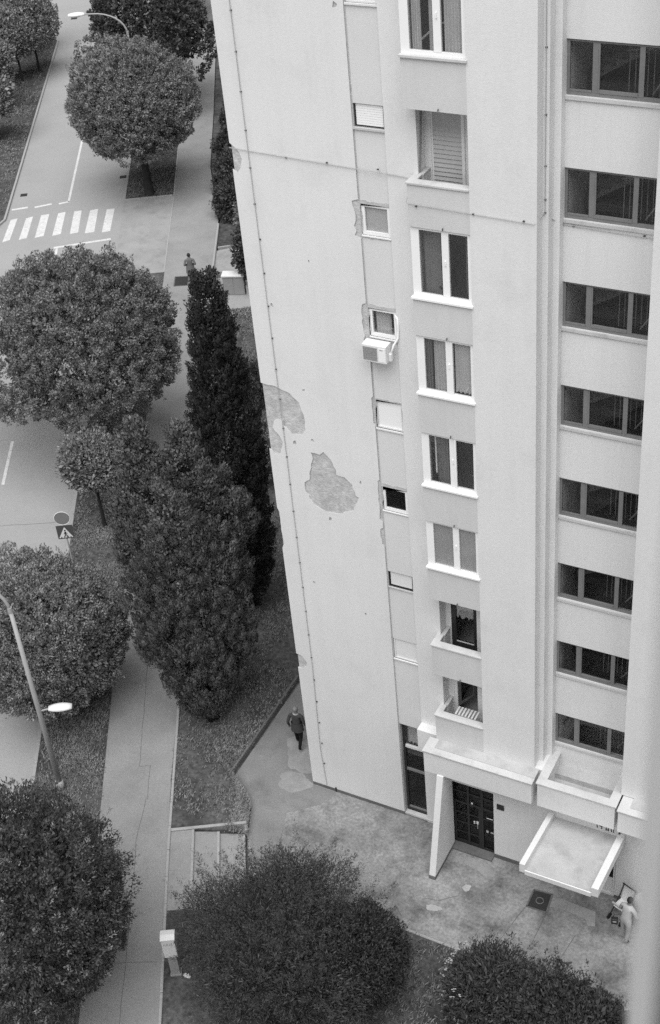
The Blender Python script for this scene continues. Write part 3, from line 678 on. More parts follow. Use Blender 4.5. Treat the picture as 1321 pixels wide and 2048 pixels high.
T(MB().box(-9.75, -9.56, 27.565, 30.4, 3.6, TOP), 'inner_wall', STAIRWALL); T(MB().box(-9.6, -4.2, 30.4, 30.6, 3.6, TOP), 'inner_wall', ROOM); T(MB().box(-4.4, -4.2, 27.57, 30.4, 3.6, TOP), 'inner_wall', ROOM)
T(MB().box(-7.34, 4.0, YP-.004, 27.339, 4.5, TOP), 'pier', RENDER)
T(MB().box(-17.7, 4.0, 31.0, 38.0, 0.2, TOP-.01), 'rear_block', RENDER)
T(MB().box(-17.74, 4.0, 26.9, 38.0, TOP, TOP+.3), 'roof', CONCRETE)

T(MB().box(-9.889, -9.625, YP, 27.33, 3.62, 4.499), 'pier_base', RENDER)
# ground floor: beams, fin, doors, canopy, box balcony
def beam(x0, x1, hide):
    T(MB().box(x0, x1, 25.90, YP+.0, 3.62, 4.44), 'beam', RENDER)
    T(MB().box(x0-.035, x1+.03, 25.865, YP, 4.441, 4.49), 'ledge', COPING, .01)
    T(MB().box(x0+.27, x1+.03, 26.10, YP, 4.491, 4.512), 'ledge_screed', CONCRETE, .008)
beam(-13.10, -9.77, 0); beam(-7.24, 4.0, 1)
T(MB().box(-13.63, -12.93, 26.62, Y0-.001, 3.62, 4.44), 'beam', RENDER)
fin = T(MB().yzprism([(26.469, .12), (24.97, .12), (25.86, 3.619), (26.469, 3.619)], -12.69, -12.49), 'fin_wall', RENDER)
MB().yzprism([(26.469, 0), (24.93, 0), (24.96, .12), (26.469, .12)], -12.70, -12.48).build('fin_base', PLINTH, fin)
gf = lambda x0, x1, z0, z1, n='ground_floor_wall', m=RENDER: T(MB().box(x0, x1, YP, 26.72, z0, z1), n, m)
gf(-12.93, -12.56, 0, 3.619); gf(-12.56, -11.17, 2.86, 3.619); gf(-11.17, -9.28, 0, 3.619, m=STAIRWALL); gf(-9.28, -7.38, 2.72, 3.619, m=STAIRWALL); gf(-7.38, 4.0, 0, 3.619, m=STAIRWALL)
T(MB().box(-11.18, -9.27, YP-.012, YP-.001, 0, .17), 'plinth', PLINTH); T(MB().box(-7.38, 4.0, YP-.012, YP-.001, 0, .12), 'plinth', PLINTH)
T(MB().box(-12.55, -11.18, 26.25, 26.60, 0.0, .06), 'door_step', PLINTH)
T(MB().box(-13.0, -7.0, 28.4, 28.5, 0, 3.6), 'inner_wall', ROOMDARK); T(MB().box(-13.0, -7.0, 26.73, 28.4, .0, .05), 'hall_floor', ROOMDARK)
# glazed entrance: three columns of panes
YD = 26.56
cols = [(-12.56, -12.50), (-12.07, -12.00), (-11.63, -11.55), (-11.215, -11.172)]
dr = MB()
for a, b_ in cols: dr.box(a, b_, YD, YD+.07, .06, 2.86)
for z, h in ((2.80, .06), (2.36, .045), (1.88, .06)): dr.box(-12.50, -11.215, YD+.004, YD+.064, z, z+h)
for z in (1.44, 1.0, .56): dr.box(-12.50, -11.63, YD+.006, YD+.06, z, z+.035)
dr.box(-12.50, -11.63, YD+.004, YD+.064, .06, .20); dr.box(-11.55, -11.215, YD+.004, YD+.064, .06, .14); dr.box(-11.55, -11.215, YD+.006, YD+.06, 1.44, 1.48)
door = T(dr, 'entrance_door', DARKFRAME); door['label'] = 'dark glazed entrance door of many panes'
MB().box(-12.50, -12.44, YD-.006, YD+.05, .20, 1.88).build('door_stile', DARKFRAME, door); MB().box(-11.70, -11.63, YD-.006, YD+.05, .20, 1.88).build('door_stile', DARKFRAME, door)
for a, b_ in ((-12.50, -12.07), (-12.0, -11.63), (-11.55, -11.215)):
    rows = [(2.405, 2.80), (1.94, 2.36)] + ([(1.475, 1.88), (1.035, 1.44), (.595, 1.0), (.20, .56)] if b_ < -11.5 else [(1.48, 1.88), (.14, 1.44)])
    for z0, z1 in rows: pane(a, b_, z0, z1, YD+.03, GLASS_DARK, door)
for x, z, w_, h in ((-11.88, 1.10, .05, .05), (-11.88, 1.17, .05, .05), (-11.79, 1.12, .12, .12), (-11.95, 1.95, .06, .07), (-11.45, 1.52, .2, .03), (-11.47, .88, .07, .09), (-11.33, .90, .12, .05)):
    MB().box(x, x+w_, YD+.022, YD+.029, z, z+h).build('notice', SIGNW if z > .95 else BLIND, door)
MB().tube([(-11.72, YD-.02, 1.0), (-11.72, YD-.05, 1.02), (-11.72, YD-.05, 1.2), (-11.72, YD-.02, 1.22)], .012, 6).build('handle', GALV, door)
T(MB().box(-11.06, -10.83, YP-.03, YP-.001, 2.27, 2.48), 'name_plaque', DARKFRAME, .008)
# second entrance under the canopy
d2 = T(frame_mesh(-9.27, -7.39, .0, 2.71, 26.50, 26.57, .06, .06, .06, .10, ((-8.36, -8.30),)), 'canopy_door', PANEL); d2['label'] = 'door with pale kick panel in the shade of the canopy'
MB().box(-9.209, -8.361, 26.52, 26.55, .101, .78).build('kick_panel', PANEL, d2); MB().box(-8.299, -7.451, 26.52, 26.55, .101, .78).build('kick_panel', PANEL, d2)
for a, c in ((-9.209, -8.361), (-8.299, -7.451)): pane(a, c, .781, 2.649, 26.53, GLASS_DARK, d2)
# canopy slab rising outwards, with side upstands
def slope_box(b, x0, x1, y0, z0, y1, z1, t):      # y0,z0 = wall end of the top, y1,z1 = outer end
    return b.yzprism([(y0, z0-t), (y1, z1-t), (y1, z1), (y0, z0)], x0, x1)
cnp = T(slope_box(MB(), -9.36, -7.22, YP-.001, 2.72, 24.06, 3.10, .13), 'canopy', CONCRETE)
slope_box(MB(), -9.41, -9.25, YP-.001, 2.93, 24.03, 3.31, .34).build('upstand', RENDER, cnp, bevel=.01)
slope_box(MB(), -7.34, -7.14, YP-.001, 2.93, 24.03, 3.31, .34).build('upstand', RENDER, cnp, bevel=.01)
MB().box(-9.249, -7.341, 24.02, 24.059, 2.92, 3.08).build('drip_edge', RENDER, cnp)
MB().yzprism([(YP-.001, 2.0), (24.6, 2.72), (24.6, 2.84), (YP-.001, 2.55)], -9.1, -8.95).build('bracket', RENDER, cnp); MB().yzprism([(YP-.001, 2.0), (24.6, 2.72), (24.6, 2.84), (YP-.001, 2.55)], -7.6, -7.45).build('bracket', RENDER, cnp)
for q, dx in enumerate((0, .13, .26, .33, .42, .48)):    # scrawl on the wall above the canopy
    MB().tube([(-7.98+dx, YP-.006, 2.84), (-7.98+dx+random.uniform(-.02, .02), YP-.006, 3.03)], .014, 5).build('graffiti_stroke', INK, cnp)
for q in ((-7.92, -7.86, 2.93), (-7.72, -7.65, 2.85), (-7.56, -7.5, 3.0)): MB().box(q[0], q[1], YP-.012, YP-.002, q[2], q[2]+.03).build('graffiti_stroke', INK, cnp)
MB().tube([(-7.29, 26.44, 4.4), (-7.29, 26.40, 3.4), (-7.31, 26.36, 3.2), (-7.26, 26.42, 3.05), (-7.32, 26.38, 2.95)], .022, 6).build('cable', DARKFRAME, cnp, smooth=True)
# box balcony below the lowest stair window
bx = MB().box(-9.62, -7.36, 25.98, 26.16, 3.55, 4.46).box(-9.62, -9.44, 26.161, YS-.001, 3.55, 4.46).box(-7.54, -7.36, 26.161, YS-.001, 3.55, 4.46).box(-9.44, -7.54, 26.161, YS-.001, 3.55, 3.78)
bal = T(bx, 'box_balcony', RENDER)
cop = MB().box(-9.66, -7.32, 25.95, 26.21, 4.461, 4.50).box(-9.66, -9.40, 26.211, YS-.002, 4.461, 4.50).box(-7.58, -7.32, 26.211, YS-.002, 4.461, 4.50)
cop.build('coping', COPING, bal); MB().box(-9.439, -7.541, 26.17, YS-.003, 3.781, 3.80).build('balcony_floor', CONCRETE, bal)
MB().box(-9.439, -7.541, 26.95, YS-.003, 3.801, 4.0).build('inner_ledge', CONCRETE, bal)

# air conditioner under the curtained window
ac = empty('air_conditioner', (-14.08, 26.72, 17.02)); tag(ac, 'white air conditioner unit hung below the small curtained window', 'air conditioner')
MB().box(-14.43, -13.78, 26.56, 26.86, 17.03, 17.50).build('casing', PANEL, ac, bevel=.012)
g = MB()
for k in range(13): g.box(-14.40, -14.02, 26.548, 26.559, 17.08+k*.029, 17.096+k*.029)
g.build('fan_grille', PLASTICG, ac); MB().box(-13.98, -13.80, 26.553, 26.559, 17.08, 17.45).build('front_panel', WHITE, ac)
MB().box(-13.95, -13.86, 26.549, 26.552, 17.40, 17.42).build('maker_badge', PLASTICG, ac)
for x in (-14.35, -13.88): MB().box(x, x+.04, 26.60, 26.98, 16.99, 17.028).build('bracket', PANEL, ac)
MB().box(-13.779, -13.70, 26.68, 26.80, 17.06, 17.26).build('valve_cover', PANEL, ac, bevel=.01)
MB().tube([(-13.74, 26.74, 17.2), (-13.68, 26.80, 17.45), (-13.60, 26.92, 17.62), (-13.585, 26.925, 17.9), (-13.60, 26.93, 18.15), (-13.66, 26.97, 18.20)], .028, 7).build('pipe', WHITE, ac, smooth=True)

# lightning conductor
lc = empty('lightning_conductor', (-17.22, Y0-.02, 0.3)); tag(lc, 'thin lightning conductor wire clipped across the pale facade', 'wire')
MB().tube([(-17.24, Y0-.03, 30), (-17.23, Y0-.03, 21.95), (-17.2, Y0-.03, 14), (-17.2, Y0-.03, 5.6), (-17.28, Y0-.03, 1.9), (-17.20, Y0-.03, .2)], .009, 5).build('wire', WIREM, lc)
MB().tube([(-17.74, Y0-.03, 22.0), (-17.24, Y0-.03, 21.98), (-13.3, Y0-.03, 21.84), (-13.0, Y0-.03, 21.80), (-12.96, YP-.03, 21.45), (-9.93, YP-.03, 21.36), (-9.86, 26.78, 21.45), (-9.72, 27.08, 21.2), (-9.58, YS-.03, 21.02), (-7.3, YS-.03, 20.96)], .009, 5).build('wire', WIREM, lc)
MB().tube([(-9.82, 26.77, 30), (-9.82, 26.77, 21.45)], .009, 5).build('wire', WIREM, lc)
clip = MB().box(-.022, .022, -.035, .0, -.011, .011); cme = None
def put_clip(x, y, z):
    global cme
    if cme is None:
        o = clip.build('clip', CLIPM, lc, local=True); cme = o.data
    else: o = link('clip', cme, None, lc)
    o.location = Vector((x, y, z)) - lc.location
z = 25.25
while z > 1.0: put_clip(-17.235+(.03 if z < 20 else 0), Y0, z); z -= 0.925
for x in (-16.22, -15.15, -13.85): put_clip(x, Y0, 21.93)
for x in (-12.72, -11.35, -10.18): put_clip(x, YP-.005, 21.40)
for x in (-9.36, -7.78): put_clip(x, YS, 21.0)
for z in (25.08, 23.68, 22.56, 21.8, 21.5): put_clip(-9.82, 26.80, z)

# the building the picture is taken from: its corner runs down the right edge
cx, cy = -0.148, 0.583; fd = Vector((-0.315, 0.949)); fn = Vector((0.949, 0.315))
def nb(t, s): return (cx - fd.x*t + fn.x*s, cy - fd.y*t + fn.y*s)       # t back along the face, s into the building
near = empty('near_building', (*nb(6, 6), 0)); tag(near, 'blurred pale wall corner very close at the right edge', 'building')
MB().prism([nb(0, 0), nb(0, 12), nb(14, 12), nb(14, 0)][::-1], -0.05, 44).build('wall', RENDER, near)
MB().prism([nb(.30, -.012), nb(.30, -.001), nb(.42, -.001), nb(.42, -.012)], 33.2, 35.9).build('window_frame', DARKFRAME, near)

# ------------------------------------------------------------------ vegetation
def quads(name, V, m, parent, smooth=False):
    """V: (n,4,3) leaf quads"""
    n = len(V); me = bpy.data.meshes.new(name)
    me.vertices.add(4*n); me.vertices.foreach_set('co', V.reshape(-1).astype(np.float32))
    me.loops.add(4*n); me.loops.foreach_set('vertex_index', np.arange(4*n, dtype=np.int32))
    me.polygons.add(n); me.polygons.foreach_set('loop_start', np.arange(0, 4*n, 4, dtype=np.int32))
    me.update(calc_edges=True); me.materials.append(m)
    o = link(name, me, None, parent); return o
def unit(a): return a/np.maximum(np.linalg.norm(a, axis=-1, keepdims=True), 1e-9)
def sprigs(C, A, n, L, W, ll, lw, rng, lift=0.25, droop=0.0, splay=0.9):
    """leaf quads set along short twigs: C centres, A axes (k,3); n leaves each"""
    k = len(C); t = rng.random((k, n, 1))**0.8
    per = unit(rng.normal(size=(k, n, 3))); per = unit(per - (per*A[:, None]).sum(-1, keepdims=True)*A[:, None])
    sL = L if np.isscalar(L) else L[:, None, None]; sW = W if np.isscalar(W) else W[:, None, None]
    base = C[:, None] + A[:, None]*(t-0.35)*sL + per*rng.random((k, n, 1))**0.6*sW*(1.15-t)
    d = unit(A[:, None]*0.7 + per*splay + rng.normal(size=(k, n, 3))*0.35 + np.array([0, 0, lift]) - np.array([0, 0, droop])*t)
    sd_ = unit(np.cross(d, unit(rng.normal(size=(k, n, 3)))))
    s = (0.7+0.6*rng.random((k, n, 1)))
    a = base; c = base + d*ll*s; mid = base + d*ll*s*0.55
    b = mid + sd_*lw*s*0.5; e = mid - sd_*lw*s*0.5
    return np.stack([a, b, c, e], 2).reshape(-1, 4, 3)
def clumps(C, A, n, rl, rw, ll, lw, rng, wob=0.35, lay=0.45, up=0.15):
    """leaves shingled over small ellipsoid clumps (half length rl along A, half width rw): each faces out of its clump"""
    k = len(C); n3 = unit(rng.normal(size=(k, n, 3)))
    ax = (n3*A[:, None]).sum(-1, keepdims=True); n3 = np.where(ax < -0.35, -n3, n3); ax = np.where(ax < -0.35, -ax, ax)
    sl = np.asarray(rl).reshape(-1, 1, 1); sw = np.asarray(rw).reshape(-1, 1, 1)
    rad = 1 - 0.35*rng.random((k, n, 1))**2
    pos = C[:, None] + (n3*sw + A[:, None]*ax*(sl-sw))*rad
    nn = unit(n3 + rng.normal(size=n3.shape)*wob)
    tang = unit(A[:, None] - nn*(nn*A[:, None]).sum(-1, keepdims=True) + rng.normal(size=n3.shape)*lay + np.array([0, 0, up]))
    d = unit(tang + nn*0.45); sd_ = unit(np.cross(d, nn)); s = 0.65+0.7*rng.random((k, n, 1))
    mid = pos + d*ll*s*0.5
    return np.stack([pos, mid + sd_*lw*s*0.5, pos + d*ll*s, mid - sd_*lw*s*0.5], 2).reshape(-1, 4, 3)
def bumps(dirs, rng, k=14, amp=0.10, sharp=6):
    q = unit(rng.normal(size=(k, 3))); w = rng.normal(size=k)*amp
    return 1 + (np.exp(sharp*(dirs@q.T - 1))*w).sum(1)
def fib(n, rng):
    i = np.arange(n)+0.5; ph = np.arccos(1-2*i/n); th = pi*(1+5**0.5)*i
    d = np.stack([np.cos(th)*np.sin(ph), np.sin(th)*np.sin(ph), np.cos(ph)], 1); return unit(d + rng.normal(size=d.shape)*0.6/np.sqrt(n)*1.5)
def trunk_mesh(h, r, top, limbs, rng, lean=(0, 0), spread=1.5):
    b = MB(); mid = (lean[0]*.5, lean[1]*.5, h*.5)
    b.tube([(0, 0, -.25), (0, 0, .02), mid, (lean[0], lean[1], h)], [r*1.7, r*1.3, r, r*.85], 9)
    for k in range(limbs):
        a = 2*pi*k/limbs + rng.uniform(-.4, .4); s = spread*rng.uniform(.6, 1.1); z = h*rng.uniform(.8, 1.0)
        p0 = (lean[0], lean[1], z); p2 = (lean[0]+s*cos(a), lean[1]+s*sin(a), top*rng.uniform(.75, 1.0))
        p1 = (lean[0]+s*.45*cos(a), lean[1]+s*.45*sin(a), z+(p2[2]-z)*.5)
        b.tube([p0, p1, p2], [r*.55, r*.38, r*.12], 6)
    return b
def round_tree(name, label, loc, cz, R, H, n_cl, n_lf, leaf, seed, m=None, group=None, r=0.17, cut=-0.75, squash=0.0, off=(0, 0), L=0.52, W=0.20, core=0.78, cat='tree', th=None, bark=True, amp=.13, droop=0.0, lobes=None, lump=.05, tips=0, tipm=None):
    """crown: ellipsoid of radii R (x,y) and H (z) centred at height cz"""
    rng = np.random.default_rng(seed); m = m or LEAF
    t = empty(name, loc); tag(t, label, cat, group)
    V = []; tipV = []
    for (lx, ly, lz, lR, lH) in ([(0, 0, 0, 1, 1)] + (lobes or [])):
        n1 = int(n_cl*lR*lR) if (lx or ly or lz) else n_cl
        d = fib(n1, rng); d = d[d[:, 2] > cut]
        rad = bumps(d, rng, 22, amp) * (1 + lump*(bumps(d, rng, 150, 1.0, 55)-1)) * (0.86 + 0.17*rng.random(len(d)))
        ext = np.array([R*lR, R*lR, H*lH]); ctr = np.array([off[0]+lx*R, off[1]+ly*R, cz+lz*H])
        C = d*rad[:, None]*ext + ctr
        A = unit(d + rng.normal(size=d.shape)*0.35 + np.array([0, 0, .30]))
        sc = 0.6+0.8*rng.random(len(d))
        if droop: V.append(sprigs(C - A*0.12, A, n_lf, L*sc, W*sc, leaf[0], leaf[1], rng, droop=droop))
        else: V.append(clumps(C, A, n_lf, L*.55*sc, W*1.15*sc, leaf[0], leaf[1], rng))
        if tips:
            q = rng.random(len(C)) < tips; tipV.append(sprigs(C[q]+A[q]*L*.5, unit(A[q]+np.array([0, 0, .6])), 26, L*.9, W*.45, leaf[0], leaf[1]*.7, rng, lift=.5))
        # inner foliage closes the crown
        di = fib(n1//2, rng); di = di[di[:, 2] > cut-.05]
        Ci = di*(core*bumps(di, rng, 10, .06)[:, None])*(0.80+0.22*rng.random((len(di), 1)))*ext + ctr
        V.append(clumps(Ci, di, max(24, n_lf//2), np.full(len(di), L*.8), np.full(len(di), L*.75), leaf[0]*1.7, leaf[1]*1.9, rng))
    quads('crown', np.concatenate(V), m, t)
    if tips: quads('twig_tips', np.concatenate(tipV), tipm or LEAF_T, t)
    if bark:
        prng = random.Random(seed)
        h = th if th is not None else max(0.4, cz-H*.8)
        trunk_mesh(h, r, cz+H*.3, 6, prng, off, R*.5).build('trunk', BARK, t, smooth=True, local=True)
    return t
def P2(u, v): return (*uv(u, v), ZL)
TG = 'round crowned street trees in the verge'
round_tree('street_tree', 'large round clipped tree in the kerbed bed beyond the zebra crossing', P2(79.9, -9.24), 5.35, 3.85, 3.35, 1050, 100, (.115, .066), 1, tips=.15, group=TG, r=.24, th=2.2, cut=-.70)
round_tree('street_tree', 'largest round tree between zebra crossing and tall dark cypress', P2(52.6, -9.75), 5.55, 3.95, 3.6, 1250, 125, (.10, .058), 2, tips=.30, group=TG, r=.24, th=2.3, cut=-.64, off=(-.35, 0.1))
round_tree('street_tree', 'farthest dark round tree behind the curved street lamp', P2(93.5, -9.0), 5.6, 4.0, 3.5, 560, 55, (.17, .10), 3, group=TG, r=.22, th=2.4, m=LEAF_D)
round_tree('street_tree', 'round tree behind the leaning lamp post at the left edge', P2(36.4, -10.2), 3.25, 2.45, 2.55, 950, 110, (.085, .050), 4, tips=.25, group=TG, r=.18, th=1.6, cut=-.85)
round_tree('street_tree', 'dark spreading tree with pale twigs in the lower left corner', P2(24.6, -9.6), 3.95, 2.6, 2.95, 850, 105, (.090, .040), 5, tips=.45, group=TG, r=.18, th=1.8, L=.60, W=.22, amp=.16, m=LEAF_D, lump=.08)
round_tree('street_tree', 'dark tree at the top edge beside the tower', P2(112, -8.6), 5.2, 3.8, 3.4, 380, 50, (.19, .11), 21, group=TG, r=.22, th=2.4, m=LEAF_D)
round_tree('young_tree', 'small young tree with thin trunk beside the road sign', P2(47.1, -9.57), 3.15, 1.05, 1.0, 190, 60, (.115, .06), 6, r=.065, th=2.5, cut=-.8, L=.5, W=.26)
# young trees on the lawn across the street
for i, (x, y, cz, R, lab) in enumerate(((-68.36, 80.09, 3.9, 1.55, 'young tree with a long bare trunk nearest the far kerb end'), (-68.33, 78.0, 3.4, 1.5, 'young tree with a short dark trunk in the middle of the far lawn'),
        (-69.6, 77.3, 3.2, 1.5, 'young tree behind the others at the left edge of the far lawn'), (-63.1, 68.5, 3.0, 1.35, 'young tree nearest the zebra crossing on the far lawn'),
        (-66.8, 73.4, 3.3, 1.45, 'young tree cut by the left edge of the far lawn'), (-71.6, 83.6, 4.0, 1.7, 'dark tree beside the pale pole at the far lawn corner'))):
    round_tree('young_tree', lab, (x, y, ZL), cz, R, R*.95, 210, 40, (.16, .10), 30+i, r=.08, th=cz-R*.6, cut=-.85, L=.6, W=.32, m=LEAF if i != 5 else LEAF_D, group='young trees on the far lawn')

def cypress(name, label, loc, prof, leaders, dens, n_lf, leaf, m, seed, lumpy=1.0, rl=.36, rw=.18):
    rng = np.random.default_rng(seed); t = empty(name, loc); tag(t, label, 'tree')
    hs = np.array([p[0] for p in prof]); rs = np.array([p[1] for p in prof]); V = []
    def cone(hs, rs, cxy, dens, lean=(0, 0)):
        area = np.trapezoid(2*pi*rs, hs) if hasattr(np, 'trapezoid') else np.trapz(2*pi*rs, hs)
        n = int(area*dens); w = rs/rs.sum(); hh = np.interp(rng.random(n*3), np.linspace(0, 1, 200), np.linspace(hs[0], hs[-1], 200))
        keep = rng.random(n*3) < np.interp(hh, hs, rs)/rs.max(); hh = hh[keep][:n]; th = rng.random(len(hh))*2*pi
        lump = 1 + lumpy*(0.08*np.sin(th*3+hh*1.1+seed) + 0.06*np.sin(th*7-hh*2.3) + .04*np.sin(hh*5+th*2))
        rr = np.interp(hh, hs, rs)*lump*(0.83+0.21*rng.random(len(hh)))
        C = np.stack([cxy[0]+lean[0]*hh+rr*np.cos(th), cxy[1]+lean[1]*hh+rr*np.sin(th), hh], 1)
        out = np.stack([np.cos(th), np.sin(th), np.zeros_like(th)], 1)
        A = unit(out*0.55 + np.array([0, 0, 1.0]) + rng.normal(size=C.shape)*0.14)
        sc = .65+.75*rng.random(len(hh))
        V.append(clumps(C, A, n_lf, (rl*sc), (rw*sc), leaf[0], leaf[1], rng, .15, .12, .4))
        Ci = C.copy(); Ci[:, :2] = (Ci[:, :2]-np.array(cxy))*0.74+np.array(cxy)
        q = slice(None); V.append(clumps(Ci[q], A[q], n_lf//2, np.full(len(Ci[q]), .45), np.full(len(Ci[q]), .24), leaf[0]*1.3, leaf[1]*1.6, rng))
    cone(hs, rs, (0, 0), dens)
    for (x, y, h0, h1, r0, lx, ly) in leaders:
        hh = np.linspace(h0, h1, 7); cone(hh, r0*np.array([.9, 1, .95, .8, .58, .34, .06]), (x-lx*h0, y-ly*h0), dens*1.15, (lx, ly))
    quads('crown', np.concatenate(V), m, t)
    b = MB()
    for k in range(4): a = k*1.6+.3; b.tube([(.12*cos(a), .12*sin(a), -.2), (.28*cos(a), .28*sin(a), 1.2), (.7*cos(a), .7*sin(a), 5)], [.13, .09, .04], 7)
    b.build('trunk', BARK, t, smooth=True, local=True)
    return t
rvec = np.array(uv(0, 1)); uvec = np.array(uv(1, 0))
def rl(a, b): q = rvec*a + uvec*b; return float(q[0]), float(q[1])
cypress('cypress', 'broad bushy cypress with several tips at the lawn corner', (-22.22, 28.0, ZL),
        [(.35, .55), (1.2, .9), (2.5, 1.4), (4, 1.75), (5.5, 1.92), (7, 1.9), (8.0, 1.7), (8.8, 1.3), (9.4, .6)],
        [(*rl(-.75, 0), 8.2, 12.3, .72, -.02, 0.0), (*rl(.55, .1), 8.2, 12.0, .74, 0, 0), (*rl(-1.4, .2), 6.8, 9.8, .5, -.02, 0), (*rl(1.5, .3), 7.4, 10.0, .72, 0, 0), (*rl(0, -1.1), 7.6, 10.6, .7, 0, 0)],
        9.5, 150, (.085, .040), CYP, 41, 1.0, .44, .145)
cypress('cypress', 'tall narrow dark cypress beside the tower', (-23.88, 33.75, ZL),
        [(.4, .5), (1.5, .8), (4, 1.02), (6, 1.1), (8, 1.08), (10, .84), (11.5, .62), (12.2, .50), (12.9, .46), (13.4, .3), (13.8, .06)], [], 10.0, 120, (.085, .040), CYP_D, 42, .45, .46, .13)

# shrubs
SB = dict(bark=True, cat='shrub', cut=-.6)
round_tree('shrub', 'leafy shrub at the foot of the dark cypress near the wall', (-27.6, 41.2, ZL), 1.3, 1.0, 1.2, 150, 44, (.12, .05), 51, m=LEAF, r=.05, **SB)
round_tree('shrub', 'round shrub with dark tip ahead of the narrow cypress', (-30.6, 46.4, ZL), 1.0, .8, .9, 110, 40, (.12, .05), 50, m=LEAF_D, r=.05, **SB)
for i, (x, y, R, H, lab) in enumerate(((-42.3, 63.1, 1.05, 1.2, 'near end hedge shrub at the right edge of the far path'), (-44.1, 66.3, 1.1, 1.25, 'second hedge shrub along the far path'), (-45.9, 69.6, 1.15, 1.3, 'third hedge shrub along the far path'), (-47.6, 72.8, 1.15, 1.3, 'fourth hedge shrub along the far path'), (-49.4, 76.2, 1.2, 1.3, 'farthest hedge shrub along the far path'))):
    round_tree('hedge_shrub', lab, (x+.55, y+.2, ZL), H*.8, R, H, 150, 40, (.14, .07), 60+i, m=LEAF_D, r=.05, group='hedge shrubs along the far path', **SB)
round_tree('shrub', 'dense dark shrub hugging the tower beside the far cabinet', (-36.0, 56.2, ZL), 1.9, 1.15, 1.9, 220, 42, (.15, .08), 71, m=LEAF_D, r=.06, **SB)
round_tree('shrub', 'pale leaved shrub hugging the tower above the spur pavement', (-38.4, 60.6, ZL), 1.6, 1.1, 1.5, 170, 40, (.16, .08), 72, m=LEAF, r=.06, **SB)
round_tree('shrub', 'light shrub against the tower behind the hedge', (-40.6, 65.0, ZL), 1.5, 1.2, 1.4, 170, 40, (.16, .08), 73, m=LEAF, r=.06, **SB)
# foreground trees and shrubs below the viewer
round_tree('feathery_tree', 'wide feathery dark tree at the bottom beside the steps', (-14.75, 19.6, .2), 1.85, 2.15, 1.95, 560, 130, (.075, .015), 81, m=LEAF_F, r=.14, th=.9, cut=-.5, L=.95, W=.17, amp=.28, droop=.25, lump=.17, tips=.35, tipm=LEAF_F, lobes=[(-.09, .52, .45, .42, .55), (.34, .72, .32, .28, .45), (-.88, .05, -.15, .46, .6), (.65, -.40, .0, .68, .8), (.1, -.6, .2, .6, .7)])
round_tree('shrub', 'smooth dark rounded shrub beside the feathery tree', (-12.75, 20.3, .1), 1.7, 1.25, 1.6, 420, 70, (.09, .035), 82, m=CYP_D, r=.06, L=.4, W=.2, amp=.06, **SB)
fs = round_tree('flowering_shrub', 'dark shrub with scattered white flowers at the yard edge', (-9.15, 21.0, .1), 1.1, 1.05, 1.05, 340, 66, (.12, .035), 83, m=LEAF_D, r=.06, L=.6, W=.22, amp=.18, lump=.12, tips=.5, tipm=LEAF_D, **SB)
round_tree('shrub', 'broad leafy shrub by the near wall corner', (-7.1, 20.8, .1), 1.05, 1.25, 1.15, 330, 70, (.10, .04), 84, m=LEAF_F, r=.07, L=.65, W=.20, amp=.26, lump=.14, tips=.5, tipm=LEAF_F, lobes=[(.75, .1, .12, .72, .85), (-.6, -.1, .05, .65, .8), (.3, -.7, .2, .8, .9), (1.0, -.5, .1, .6, .8)], **SB)
rng = np.random.default_rng(5); fl = MB()
for k in range(24):
    a = rng.uniform(2.2, 4.6); e = rng.uniform(-.35, .75); q = Vector((1.22*cos(a)*cos(e), 1.22*sin(a)*cos(e), 1.55+1.5*sin(e)))
    for j in range(4):
        t = q + Vector(rng.normal(size=3))*.03; s = .032
        fl.quad(t, t+Vector((s, .01, s*.6)), t+Vector((0, .005, s*1.4)), t+Vector((-s, -.01, s*.7)))
tag(fl.build('blossom', PETAL, fs, local=True), kind='stuff')

# grass
def tufts(name, label, poly_fn, n, hgt, seed):
    rng = np.random.default_rng(seed); pts = poly_fn(n, rng); k = len(pts)
    nb_ = 5; base = np.repeat(pts, nb_, 0) + np.concatenate([rng.normal(size=(k*nb_, 2))*.05, np.zeros((k*nb_, 1))], 1)
    a = rng.random((k*nb_, 1))*2*pi; lean = np.concatenate([np.cos(a), np.sin(a), np.zeros_like(a)], 1); side = np.concatenate([-np.sin(a), np.cos(a), np.zeros_like(a)], 1)
    h = hgt*(.4+rng.random((k*nb_, 1))**1.5*1.2); w = .013
    mid = base + lean*h*.35 + np.array([0, 0, 1])*h*.6; tip = base + lean*h*1.0 + np.array([0, 0, 1])*h*.9
    V = np.stack([base-side*w, base+side*w, mid+side*w*.6, tip], 1)
    o = quads(name, V, GRASS, None); tag(o, label, 'grass', kind='stuff'); return o
def clump_mask(p, rng, s=0.9):
    f = np.sin(p[:, 0]*2.1*s+1.3*np.sin(p[:, 1]*1.7*s)) + np.sin(p[:, 1]*2.6*s+1.1*np.sin(p[:, 0]*1.9*s)) + .6*np.sin(p[:, 0]*5.3+p[:, 1]*4.1)
    return rng.random(len(p)) < 1/(1+np.exp(-(f*1.3+.3)))
def uvgrid(u0, u1, va, vb, z):
    def f(n, rng):
        u = u0+(u1-u0)*rng.random(n); t = rng.random(n)
        lo = np.array([va(x) if callable(va) else va for x in u]); hi = np.array([vb(x) if callable(vb) else vb for x in u]); v = lo+(hi-lo)*t
        p = np.stack([UX*u+UY*v, UY*u-UX*v, np.full(n, z)], 1); return p[clump_mask(p, rng)]
    return f
def inside(p, poly):
    x, y = p[:, 0], p[:, 1]; r = np.zeros(len(p), bool); n = len(poly)
    for i in range(n):
        x0, y0 = poly[i][:2]; x1, y1 = poly[i-1][:2]
        c = ((y0 > y) != (y1 > y)) & (x < (x1-x0)*(y-y0)/((y1-y0) or 1e-9)+x0); r ^= c
    return r
